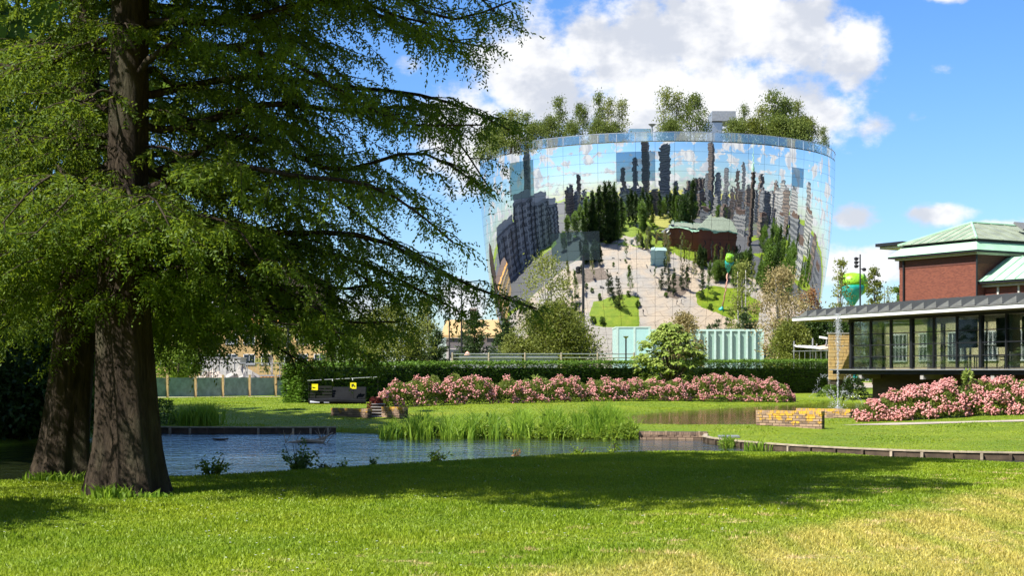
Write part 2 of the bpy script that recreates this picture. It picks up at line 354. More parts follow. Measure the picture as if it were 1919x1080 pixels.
M = dict(
    lawn=lawn_mat('lawn'), blade=lawn_mat('grass_blades', True),
    water=water_mat('pond_water', (.016, .022, .008), .16), basin=water_mat('basin_water', (.05, .05, .012), .02),
    bark=barkmat('bark_red_brown', (.018, .013, .009), (.066, .048, .032)), bark2=barkmat('bark_grey', (.05, .04, .03), (.14, .12, .09), 1.0, .02),
    birch=barkmat('bark_birch', (.18, .16, .13), (.62, .60, .55), 1.6, .006),
    cypress=leafmat('leaf_cypress', (.038, .084, .012), (.165, .248, .020), .42, (.36, .46, .03)),
    conifer=leafmat('leaf_conifer', (0.020, 0.043, 0.013), (0.062, 0.106, 0.022), .12), yew=leafmat('leaf_yew', (.020, .048, .008), (.115, .21, .02), .15),
    birchleaf=leafmat('leaf_birch', (.095, .125, .022), (.26, .285, .065), .35), olive=leafmat('leaf_olive', (.066, .092, .016), (.20, .225, .034), .3),
    dry=leafmat('leaf_dry', (.19, .155, .06), (.38, .31, .14), .3), rust=leafmat('leaf_rust', (.16, .08, .03), (.32, .17, .07), .3),
    green=leafmat('leaf_green', (0.054, 0.106, 0.014), (0.144, 0.228, 0.030), .35), bright=leafmat('leaf_bright', (.09, .16, .012), (.21, .29, .03), .4), dark=leafmat('leaf_dark', (.016, .036, .006), (.050, .090, .012), .25),
    sumac=leafmat('leaf_sumac', (.13, .20, .028), (.34, .41, .095), .3), reed=leafmat('leaf_reed', (.09, .18, .014), (.28, .41, .04), .4), rose=leafmat('leaf_rose', (.07, .11, .018), (.22, .26, .05), .3),
    petal=leafmat('rose_petal', (.62, .23, .22), (.87, .52, .47), .3, (.9, .5, .45)), redleaf=leafmat('leaf_dark_red', (.07, .012, .014), (.16, .035, .03), .2),
    roof_leaf=leafmat('leaf_roof', (.060, .098, .018), (.175, .215, .042), .35),
    steel=pbr('steel_dark', (.035, .038, .042), .45, .6), alu=pbr('aluminium', (.55, .56, .57), .35, .9, .06), galv=pbr('galvanised', (.36, .37, .38), .5, .6),
    white=pbr('white_paint', (.80, .80, .78), .5, 0, .04), cream=pbr('cream_render', (.62, .52, .30), .8, 0, .08), concrete=pbr('concrete', (.34, .32, .29), .85, 0, .15, 2.0, .004),
    paving=pavemat(), asphalt=pbr('asphalt', (.085, .085, .085), .9, 0, .2, .6), gravel=pbr('dark_gravel', (.16, .12, .09), .95, 0, .3, .5),
    path=pbr('path_sand', (.36, .31, .245), .9, 0, .12, 2.0), wood=pbr('wood_dark', (.075, .052, .033), .85, 0, .35, 4.0, .004, 40), woodpale=pbr('wood_weathered', (.36, .30, .215), .85, 0, .25, 5.0, .003, 40),
    post=pbr('post_timber', (.40, .28, .12), .8, 0, .2, 4.0), brick_red=brickmat('brick_museum', (.215, .062, .034), (.135, .034, .020), (.10, .060, .045)),
    brick_dark=brickmat('brick_dark', (.125, .036, .024), (.085, .024, .018), (.06, .04, .035)), brick_brown=brickmat('brick_brown', (.10, .066, .045), (.065, .045, .034), (.05, .045, .04)), wallbrick=attr_mix('brick_lichen', (.40, .27, .18), (.16, .105, .075)), mortar=pbr('mortar', (.07, .055, .04), .95, 0, .2, 6.0),
    stone=attr_mix('sandstone', (.52, .38, .185), (.36, .235, .115), .85, .01, (.62, .50, .28)),
    copper=pbr('copper_green', (.32, .54, .36), .6, 0, .14, 1.2, .002), copper_grey=pbr('copper_grey', (.24, .275, .195), .6, 0, .2, 1.0, .002, 20, .5), slate=pbr('roof_grey', (.17, .175, .165), .6, .2, .12, 2.0),
    tan=pbr('tan_brick', (.46, .31, .13), .85, 0, .1, 2.0), brownroof=pbr('brown_roof', (.115, .075, .055), .8, 0, .15), orange=pbr('orange_panel', (.78, .36, .07), .5, 0, .1), dkglass=pbr('window_dark', (.03, .04, .05), .08, 0, .3, .4, 0, 20, .8),
    black=pbr('black_plastic', (.006, .006, .007), .55, 0, .2), yellow=pbr('yellow_plate', (.85, .72, .01), .5, 0, .04), tarp=pbr('tarp_black', (.006, .007, .009), .7, 0, .3, 3.0, .01, 6, .12), ink=pbr('print_black', (.02, .02, .02), .6),
    mesh=pbr('green_mesh', (.20, .28, .235), .8, 0, .25, 3.0), rubble=pbr('rubble', (.42, .36, .30), .95, 0, .35, 1.5, .05, 4), skip=pbr('skip_green', (.03, .30, .16), .5), red=pbr('red_cloth', (.62, .06, .08), .7), cabin=pbr('cabin_white', (.40, .40, .38), .6),
    teal=pbr('teal_panel', (.36, .59, .55), .25, 0, .05, 1.0), tealframe=pbr('teal_frame', (.44, .60, .52), .45, 0, .08), tealglass=glassmat('teal_glass', (.55, .80, .72), .08, .75, (.40, .57, .48)),
    mirror=mirror_mat('mirror_glass', (.80, .82, .82), .030), mirror_win=mirror_mat('mirror_window', (.30, .43, .55), .02, .3), mirror_teal=mirror_mat('mirror_window_teal', (.30, .44, .45), .02, .35), core=pbr('joint_black', (.012, .013, .014), .9),
    balglass=glassmat('balustrade_glass', (.80, .88, .88), .30), pavglass=glassmat('pavilion_glass', (.80, .84, .80), .05), limes=pbr('lime_foil', (.24, .50, .02), .35, 0, .3, 6.0, .02, 9), teals=pbr('teal_foil', (.02, .36, .30), .35, 0, .2, 2.0), pink=pbr('pink_stem', (.72, .38, .28), .6),
    drop=glassmat('water_drop', (.95, .97, 1.0), .14, .62, (.88, .9, .92), .1), roofgreen=pbr('roof_deck', (.12, .13, .09), .9), curtain=pbr('curtain', (.52, .50, .44), .9), screen=pbr('screen_dark', (.02, .022, .024), .5), sail=pbr('sail_cloth', (.75, .73, .70), .8), sailtan=pbr('sail_tan', (.62, .44, .30), .8),
    cityA=facade('facade_grey', (.19, .195, .20), (.05, .06, .075), 3.4, 3.3), cityB=facade('facade_brown', (.20, .15, .12), (.05, .055, .06), 3.0, 3.2), cityC=facade('facade_pale', (.40, .385, .36), (.07, .085, .10), 4.0, 3.4), hosp=facade('facade_hospital', (.25, .26, .275), (.05, .06, .075), 2.6, 3.6, .35, .85),
    skin=pbr('clothes_dark', (.05, .05, .07), .8))
rnd = random.Random(5)

# ------------------------------------------------------------------ ground, pond, paths
POND = np.array([(-60, 25.0), (-30, 22.6), (-10, 22.2), (-7.3, 22.3), (-5.0, 23.4), (-3.1, 25.2), (-1.5, 26.9), (.4, 29.0), (2.5, 29.9), (4.6, 30.3), (6.5, 29.5), (8.9, 26.9), (12, 23.5), (20, 20), (60, 16),
                 (60, 24), (40, 29), (20, 34.2), (12.6, 36.9), (10.0, 37.8), (7.8, 40.3), (6.7, 42.5), (6.0, 45.0), (5.9, 47.8), (4.1, 48.0), (3.6, 48.9), (0, 50.2), (-4.4, 51.3), (-5.4, 52.4), (-6.3, 53.0), (-11.9, 53.0), (-13.3, 51.5), (-14.6, 43.5), (-24, 41), (-60, 42)])
BASIN = np.array([(4.3, 52.7), (6.2, 51.4), (8.8, 51.8), (11.0, 58.0), (14.5, 62.5), (22, 63), (30, 62), (44, 62), (44, 72), (29.0, 74), (24.6, 84), (22.3, 90.5), (20.5, 92.5), (15.8, 85), (12.6, 80), (7.2, 69.8), (4.5, 61.8)])
def sdf(poly, x, y):
    """signed distance, positive outside"""
    x = np.asarray(x, float); y = np.asarray(y, float); d = np.full(x.shape, 1e9); ins = np.zeros(x.shape, bool)
    n = len(poly)
    for i in range(n):
        ax, ay = poly[i]; bx, by = poly[(i + 1) % n]; ex, ey = bx - ax, by - ay
        t = np.clip(((x - ax) * ex + (y - ay) * ey) / (ex * ex + ey * ey), 0, 1)
        d = np.minimum(d, np.hypot(x - ax - t * ex, y - ay - t * ey))
        c = ((ay > y) != (by > y))
        with np.errstate(divide='ignore', invalid='ignore'):
            c &= x < (bx - ax) * (y - ay) / (by - ay if by != ay else 1e-9) + ax
        ins ^= c
    return np.where(ins, -d, d)
def smooth(t): t = np.clip(t, 0, 1); return t * t * (3 - 2 * t)
def ground_z(x, y):
    x = np.asarray(x, float); y = np.asarray(y, float)
    d = sdf(POND, x, y); b = sdf(BASIN, x, y)
    nearside = y < np.interp(x, [-60, -13, 6, 9, 20, 60], [33, 33, 36, 32, 27, 20])
    dn = np.clip((d + .35) / 1.15, 0, 1); zn = -1.0 + 1.0 * np.where(dn < 1, 1 - (1 - dn) ** 1.8, 1)
    zf = np.where(d > 0, -.44 + .46 * smooth(d / 17), -.44)
    zf = np.where(d < .3, -.44 - smooth((.3 - d) / .55) * .8, zf)
    z = np.where(nearside, zn, zf)
    bz = -.24 + (z + .24) * smooth((b - .4) / 5.0)
    bz = np.where(b < .5, -.24 - smooth((.5 - b) / 1.1) * .75, bz)
    z = np.where((b < 5.4) & ~nearside & (d > 0.3), np.minimum(z, bz) if False else bz, z)
    z = z + .012 * np.sin(x * 1.9 + y * .7) * np.sin(y * 1.3) * (d > .5)
    return z
def gz(x, y): return float(ground_z(np.array([x]), np.array([y]))[0])
def make_ground():
    def axis(lo, hi, step, far):
        a = list(np.arange(lo, hi + 1e-6, step)); s = step
        L = [lo]; H = [hi]
        while H[-1] < far: s *= 1.5; H.append(H[-1] + s); L.append(L[-1] - s)
        return np.array(L[:0:-1] + a + H[1:])
    xs = axis(-22, 32, .32, 6000); ys = axis(8, 98, .32, 6000)
    gx, gy = np.meshgrid(xs, ys); z = ground_z(gx, gy)
    V = np.stack([gx, gy, z], -1).reshape(-1, 3); nx, ny = len(xs), len(ys)
    i = np.arange(ny - 1)[:, None] * nx + np.arange(nx - 1)[None, :]
    Q = np.stack([i, i + 1, i + nx + 1, i + nx], -1).reshape(-1, 4)
    o = link('ground', np_mesh('ground', V, Q), M['lawn'], smooth=True); tag(o, kind='structure')
make_ground()
def sheet(name, pts, z, mat, kind='structure', hgt=.0):
    mb = MB(); mb.add([(x, y, z) for x, y in pts], [tuple(range(len(pts)))])
    return tag(mb.build(name, mat), kind=kind)
sheet('pond', [(-60, 15), (60, 15), (60, 58), (-60, 58)], -.6, M['water'])
# the higher basin only exists inside its own outline
sheet('basin', [tuple(q) for q in BASIN + (BASIN - BASIN.mean(0)) * .02], -.335, M['basin'])

# lawn blades on the camera's side of the pond
def make_blades():
    rng = np.random.default_rng(3); n = 540000
    y = np.sqrt(rng.uniform(10.2 ** 2, 31 ** 2, n)); x = rng.uniform(-.365, .365, n) * y
    d = sdf(POND, x, y); k = d > .12; x, y = x[k], y[k]; n = len(x)
    z = ground_z(x, y) - .004
    pt = np.stack([x, y, z], 1); a = rng.uniform(0, 2 * np.pi, n)
    h = rng.uniform(.014, .042, n) * (1 + .35 * np.sin(x * 1.7) * np.sin(y * 2.1)); w = .0035 + .00038 * y
    s = np.stack([np.cos(a), np.sin(a), np.zeros(n)], 1) * w[:, None]
    lean = rng.normal(0, .45, (n, 2)) * h[:, None]
    tip = pt + np.stack([lean[:, 0], lean[:, 1], h], 1)
    V = np.stack([pt - s, pt + s, tip], 1).reshape(-1, 3)
    o = link('lawn_grass', np_mesh('lawn_grass', V, np.arange(3 * n).reshape(-1, 3), rng.random(n)), M['blade'])
    tag(o, 'short mown grass covering the lawn in front of the pond', 'grass', kind='stuff')
make_blades()
def make_tufts():
    rng = np.random.default_rng(13); n = 210000
    y = np.sqrt(rng.uniform(35 ** 2, 92 ** 2, n)); x = rng.uniform(-.36, .36, n) * y
    k = (sdf(POND, x, y) > .12) & (sdf(BASIN, x, y) > .25) & ~((y < 36) & (x < 12)); x, y = x[k], y[k]; n = len(x)
    pt = np.stack([x, y, ground_z(x, y) - .004], 1); a = rng.uniform(0, 6.28, n); h = rng.uniform(.008, .026, n) * (1 + .8 * (np.sin(x * .9 + 1) * np.sin(y * .55) > .55)); w = .010 + .0004 * y
    sd = np.stack([np.cos(a), np.sin(a), 0 * a], 1) * w[:, None]; ln = rng.normal(0, .5, (n, 2)) * h[:, None]
    V = np.stack([pt - sd, pt + sd, pt + np.stack([ln[:, 0], ln[:, 1], h], 1)], 1).reshape(-1, 3)
    o = link('bank_grass', np_mesh('bank_grass', V, np.arange(3 * n).reshape(-1, 3), rng.random(n)), M['blade']); tag(o, 'mown grass of the banks beyond the pond', 'grass', kind='stuff')
make_tufts()

# ------------------------------------------------------------------ the mirrored bowl
BC = Vector((24.5, 255.0, 0.0)); ZT = 37.6; ZP = 36.15       # axis, curve height, top of the mirror panels
def bowl_r(z): u = (ZT - z) / ZT; return 20 + 10 * math.sqrt(max(0, 1 - u * u))
def bowl_dr(z): u = (ZT - z) / ZT; return 10 * u / ZT / math.sqrt(max(1e-4, 1 - u * u))
def bounce(px, py):
    """where a sight line through a photo pixel meets the bowl, and the direction it leaves in"""
    d = Vector(((px - CX) / F, 1, (HY - py) / F)); o = Vector((0, 0, EYE)); t = 220.0; a = None
    while t < 257:
        p = o + d * t
        if math.hypot(p.x - BC.x, p.y - BC.y) < bowl_r(p.z): a = t - .05; break
        t += .1
    if a is None: return None
    p = o + d * a; r = Vector((p.x - BC.x, p.y - BC.y, 0)).normalized(); n = Vector((r.x, r.y, -bowl_dr(p.z))).normalized(); d.normalize()
    return p, d - 2 * n * d.dot(n)
def bground(px, py):
    p, q = bounce(px, py); t = -p.z / q.z; return (p.x + q.x * t, p.y + q.y * t)
def bplace(px, py_top, dist):
    """a far thing seen in the bowl: plan position at a distance from the bowl, and the height that reaches py_top"""
    p, q = bounce(px, py_top); h = math.hypot(q.x, q.y)
    return p.x + q.x / h * dist, p.y + q.y / h * dist, p.z + q.z / h * dist
def make_bowl():
    root = thing('bowl_building', 'huge round mirror-glass bowl building with trees on its roof', 'building', BC)
    NS, NR = 64, 26
    zs = np.linspace(.15, ZP, 2000); rr = np.array([bowl_r(z) for z in zs]); arc = np.concatenate([[0], np.cumsum(np.hypot(np.diff(zs), np.diff(rr)))])
    zr = np.interp(np.linspace(0, arc[-1], NR + 1), arc, zs)
    half = math.pi / NS
    def patch(r, na, nz, a0=0.0, gap=.017, zgap=.013):
        z0, z1 = zr[r] + zgap, zr[r + 1] - zgap; V, Nn, Q = [], [], []
        for j in range(nz + 1):
            z = z0 + (z1 - z0) * j / nz; R = bowl_r(z); dr = bowl_dr(z); g = half - gap / R
            for i in range(na + 1):
                a = a0 - g + 2 * g * i / na
                V.append((R * math.cos(a), R * math.sin(a), z)); n = Vector((math.cos(a), math.sin(a), -dr)).normalized(); Nn.append(tuple(n))
        for j in range(nz):
            for i in range(na):
                k = j * (na + 1) + i; Q.append((k, k + 1, k + na + 2, k + na + 1))
        return V, Q, Nn
    def mk(name, V, Q, Nn):
        me = bpy.data.meshes.new(name); me.from_pydata(V, [], Q); me.update()
        me.polygons.foreach_set('use_smooth', [True] * len(me.polygons)); me.normals_split_custom_set_from_vertices(Nn); return me
    cand = []
    for r in range(NR):
        z = (zr[r] + zr[r + 1]) / 2; R = bowl_r(z)
        for s in range(NS):
            a = 2 * math.pi * (s + .5) / NS; p = Vector((BC.x + R * math.cos(a), BC.y + R * math.sin(a), z)); n = Vector((math.cos(a), math.sin(a), -bowl_dr(z))).normalized()
            f = n.dot((Vector((0, 0, EYE)) - p).normalized()); py = HY - (z - EYE) / p.y * F; px = CX + p.x / p.y * F
            win = None
            for x0, x1, y0, y1, m in ((1140, 1216, 288, 348, 'mirror_win'), (1022, 1110, 436, 488, 'mirror_teal'), (962, 1012, 296, 372, 'mirror_teal'), (1476, 1496, 310, 358, 'mirror_win'), (1010, 1040, 316, 330, None)):
                if m and f > 0 and x0 < px < x1 and y0 < py < y1: win = m
            vis = f > .1 and py < 640 and not (px < 935 and py > 420) and not (py > 600 and (px < 1090 or px > 1340))
            cand.append((f if vis else f - 5, r, s, a, win))
    cand.sort(key=lambda q: -q[0])
    shared = {}
    for f, r, s, a, win in cand[:300]:
        key = (r, win)
        if key not in shared:
            shared[key] = mk('glass_panel', *patch(r, 5, 2)); shared[key].materials.append(M[win or 'mirror'])
        o = bpy.data.objects.new('window_panel' if win else 'glass_panel', shared[key]); COL.objects.link(o); o.parent = root; o.rotation_euler.z = a
    for mat in ('mirror', 'mirror_win', 'mirror_teal'):
        V, Q, Nn = [], [], []
        for f, r, s, a, win in cand[300:]:
            if (win or 'mirror') != mat: continue
            fr = f > -.2
            v, q, n = patch(r, 4 if fr else 2, 2 if fr else 1, a); b = len(V); V += v; Nn += n; Q += [tuple(b + i for i in k) for k in q]
        if V:
            o = link('glass_panels' if mat == 'mirror' else 'window_panels', mk('glass_panels', V, Q, Nn), M[mat], root); tag(o, kind='stuff')
    prof = [(bowl_r(z) - .07, z) for z in np.linspace(.02, ZP, 40)]
    MB().lathe((0, 0, 0), prof, 96).build('joint_backing', M['core'], root, True, True)
    MB().lathe((0, 0, ZP), [(29.93, 0), (29.93, .12), (28.0, .12)], 96).build('roof_deck', M['roofgreen'], root, False, True)
    mb = MB()                                             # coping of the parapet
    n = 128; b = []
    for R, z in ((30.03, ZP + 1.42), (30.03, ZP + 1.5), (29.9, ZP + 1.5), (29.9, ZP + 1.42)):
        b.append(len(mb.v)); mb.v += [(R * math.cos(2 * math.pi * k / n), R * math.sin(2 * math.pi * k / n), z) for k in range(n)]
    for i in range(4):
        for k in range(n): mb.f.append((b[i] + k, b[i] + (k + 1) % n, b[(i + 1) % 4] + (k + 1) % n, b[(i + 1) % 4] + k))
    mb.build('handrail', M['alu'], root, False, True)
    bal = mk('balustrade_pane', *(lambda: (lambda vs: ([v[:3] for v in vs], [(0, 1, 4, 3), (1, 2, 5, 4)], [(math.cos(a), math.sin(a), 0) for a in (-half, 0, half)] * 2))([(29.97 * math.cos(a), 29.97 * math.sin(a), z) for z in (ZP + .16, ZP + 1.40) for a in (-half * .97, 0, half * .97)]))())
    bal.materials.append(M['balglass'])
    pst = MB().box(29.80, 29.96, -.05, .05, ZP + .1, ZP + 1.42)
    pm = bpy.data.meshes.new('baluster'); pm.from_pydata(pst.v, [], pst.f); pm.materials.append(M['galv'])
    for s in range(NS):
        for nm, me, da in (('balustrade_pane', bal, .5), ('baluster', pm, 0)):
            o = bpy.data.objects.new(nm, me); COL.objects.link(o); o.parent = root; o.rotation_euler.z = 2 * math.pi * (s + da) / NS
    # plant room on the roof
    Yb = 245.0
    x0, x1, x2, x3 = X(1325, Yb), X(1352, Yb), X(1357, Yb), X(1378, Yb)
    MB().box(x0, X(1354, Yb), Yb, Yb + 6, ZP, Z(229, Yb)).build('plant_room', M['alu'], root)
    MB().box(x1 - 1.6, x3, Yb - .6, Yb + 5, Z(227.5, Yb), Z(209, Yb)).build('plant_room_cap', M['galv'], root)
    MB().box(X(1180, Yb), X(1224, Yb), Yb, Yb + 8, ZP, Z(241, Yb)).build('roof_lounge', M['balglass'], root)
    q = P(1222, 250, 228.6); MB().tube([q, q + Vector((0, 0, 1.1))], .12, 8).lathe(q + Vector((0, 0, 1.0)), [(.1, 0), (.55, .35), (.6, .42), (.1, .44)], 12).build('parasol_post', M['galv'], root)  # post and head of a roof parasol
    return root
bowl = make_bowl()

# ------------------------------------------------------------------ trees
def clump_points(rng, n_cl, per, env, cl_r):
    """env(u) -> clump centres (n,3); returns leaf points, clump index and centres"""
    C = env(n_cl); k = np.repeat(np.arange(n_cl), per)
    pt = C[k] + rng.normal(size=(len(k), 3)) * cl_r * (.55 + .45 * rng.random(n_cl))[k][:, None] * np.array([1, 1, .75])
    return pt, k, C
def envelope(rng, shape, r, h0, h1):
    def env(n):
        t = rng.random(n) ** .85
        if shape == 'round': prof = np.sqrt(np.maximum(.03, 1 - (2 * t - .9) ** 2 / 1.21))
        elif shape == 'cone': prof = np.maximum(.05, (1 - t) ** .75) * np.minimum(1, t * 6 + .45)
        elif shape == 'column': prof = np.maximum(.1, np.sin(np.pi * np.clip(t * .9 + .12, 0, 1)) ** .5)
        else: prof = np.maximum(.08, np.sqrt(np.maximum(0, 1 - t ** 2.2)))
        a = rng.uniform(0, 2 * np.pi, n); q = np.sqrt(rng.random(n)) ** .7 * r * prof * (1 + .18 * np.sin(3 * a + 5 * t))
        return np.stack([q * np.cos(a), q * np.sin(a), h0 + (h1 - h0) * t], 1)
    return env
def tree_mesh(seed, shape, r, h, h0, n_cl, per, L, W, cl, trunk_r, droop=.2, stems=1, limbs=10):
    rng = np.random.default_rng(seed)
    pt, k, C = clump_points(rng, n_cl, per, envelope(rng, shape, r, h0, h * .97), cl)
    pt[:, 2] = np.maximum(pt[:, 2], .08)
    out = pt - np.array([0, 0, h * .45]); D = unit(out) * .6 + rng.normal(size=pt.shape) * .7 - np.array([0, 0, droop])
    V, Q = leaf_arrays(pt, D, L * rng.uniform(.6, 1.3, len(pt)), W * rng.uniform(.7, 1.2, len(pt)), rng)
    tint = np.clip(.55 * rng.random(n_cl)[k] + .45 * rng.random(len(pt)), 0, 1)
    cm = np_mesh('crown', V, Q, tint)
    mb = MB()
    for s in range(stems):
        a = rng.uniform(0, 6.28); q = 0 if stems == 1 else r * .16
        bx, by = q * math.cos(a), q * math.sin(a); tx, ty = (2.2 * bx, 2.2 * by) if stems > 1 else tuple(rng.normal(0, r * .05, 2))
        pts = [(bx + (tx - bx) * t + .06 * h * .1 * math.sin(5 * t + a), by + (ty - by) * t, h * .93 * t - .05) for t in np.linspace(0, 1, 7)]
        mb.tube(pts, [trunk_r * (1.25 if t == 0 else 1 - .88 * t) + .006 for t in np.linspace(0, 1, 7)], 7)
    for c in C[rng.permutation(len(C))[:limbs]]:
        z0 = max(.15 * h, c[2] - .35 * h * rng.uniform(.3, .8)); b = Vector((0, 0, z0)); e = Vector(c); m_ = (b + e) / 2 + Vector((0, 0, .03 * h))
        rr = trunk_r * .38 * (1 - z0 / h * .6); mb.tube([b, m_, e], [rr, rr * .65, rr * .2], 5)
    tm = bpy.data.meshes.new('trunk'); tm.from_pydata(mb.v, [], mb.f); tm.update(); tm.polygons.foreach_set('use_smooth', [True] * len(tm.polygons))
    return tm, cm
def place_tree(name, label, cat, meshes, loc, leaf, bark, group=None, sc=(1, 1, 1), rz=0):
    o = thing(name, label, cat, loc, group, rz); o.scale = sc
    for nm, me, mt in (('trunk', meshes[0], bark), ('crown', meshes[1], leaf)):
        if not me.materials: me.materials.append(M[mt])
        q = bpy.data.objects.new(nm, me); COL.objects.link(q); q.parent = o; ORG[q.name] = Vector(loc)
        if me.materials[0] != M[mt]: q.material_slots[0].link = 'OBJECT'; q.material_slots[0].material = M[mt]
    return o

# trees on the roof of the bowl
RT = [tree_mesh(11, 'cone', 1.9, 8.6, .6, 64, 48, .27, .17, .62, .09, .1, 1, 10), tree_mesh(12, 'cone', 1.6, 8.0, .6, 48, 36, .27, .17, .62, .09, .1, 2, 10),
      tree_mesh(13, 'round', 2.3, 7.0, .5, 90, 56, .27, .17, .62, .1, .1, 2, 12), tree_mesh(14, 'dome', 2.4, 4.4, .3, 80, 56, .27, .17, .6, .08, .1, 3, 10)]
roof_spec = [  # px, top row, kind, width factor, depth, words
    (918, 240, 3, 1.0, 246, 'leafy green roof tree at the far left rim of the mirrored bowl'), (938, 212, 0, 1.25, 243, 'pointed green roof tree second from the left rim of the bowl'), (962, 206, 1, 1.5, 241, 'wide airy roof tree in the middle of the left clump'),
    (987, 212, 0, 1.15, 239, 'dense green roof tree at the right side of the left clump'), (1006, 232, 3, .8, 236, 'low roof shrub right of the left tree clump'), (952, 228, 3, 1.2, 237, 'broad low roof tree in front of the left clump'),
    (1031, 222, 3, .7, 234, 'low green shrub below the lone tapering roof tree'), (1047, 182, 0, .95, 236, 'lone tapering roof tree left of the round dark one'), (1087, 198, 2, .62, 236, 'small dark roof tree between two tapering trees'), (1070, 232, 3, .6, 233, 'low shrub at the rim between roof trees'),
    (1123, 174, 0, .85, 236, 'slim tall roof tree left in the group of three'), (1141, 184, 1, .85, 235, 'slim roof tree in the middle of the group of three'), (1165, 186, 1, .95, 236, 'airy roof tree at the right of the group of three'), (1120, 228, 3, .7, 233, 'low green shrub under the group of three roof trees'), (1150, 232, 3, .7, 234, 'dark low shrub right under the airy roof tree'),
    (1248, 165, 1, 1.0, 235, 'tall airy roof tree near the middle of the bowl'), (1270, 172, 1, .9, 236, 'airy roof tree beside the dark round one in the middle'), (1300, 180, 2, .85, 235, 'dark round roof tree left of the metal plant room'), (1258, 226, 3, .8, 232, 'low shrub under the airy middle roof trees'),
    (1394, 197, 0, .8, 238, 'pointed roof tree just right of the metal plant room'), (1378, 228, 3, .9, 236, 'low green shrub in front of the plant room'), (1412, 226, 3, .9, 236, 'yellowish green low roof tree left of the tallest right tree'), (1448, 171, 0, 1.25, 240, 'tallest roof tree in the right clump'),
    (1428, 196, 1, 1.1, 241, 'airy roof tree left of the tallest right tree'), (1470, 188, 2, .8, 242, 'dense roof tree right of the tallest right tree'), (1494, 190, 0, .9, 246, 'pointed roof tree behind the yellow-green one'), (1512, 222, 2, .9, 243, 'round yellow-green roof tree near the right rim'), (1492, 226, 3, 1.1, 240, 'broad green roof shrub in the right clump'), (1462, 222, 3, 1.2, 238, 'broad dark green roof shrub below the tallest tree'),
    (1543, 238, 0, .75, 252, 'small pointed roof tree at the far right rim')]
for i, (px, top, k, wf, Yd, words) in enumerate(roof_spec):
    h = Z(top, Yd) - ZP - .1; base = (8.6, 8.0, 7.0, 4.4)[k]; s = h / base
    place_tree('roof_tree', words, 'tree', RT[k], (X(px, Yd), Yd, ZP + .1), ('roof_leaf', 'birchleaf', 'roof_leaf', 'roof_leaf')[k] if 'yellow' not in words else 'olive', 'bark2', 'trees on the roof of the bowl', (wf * s ** .5, wf * s ** .5, s), i * 1.7)

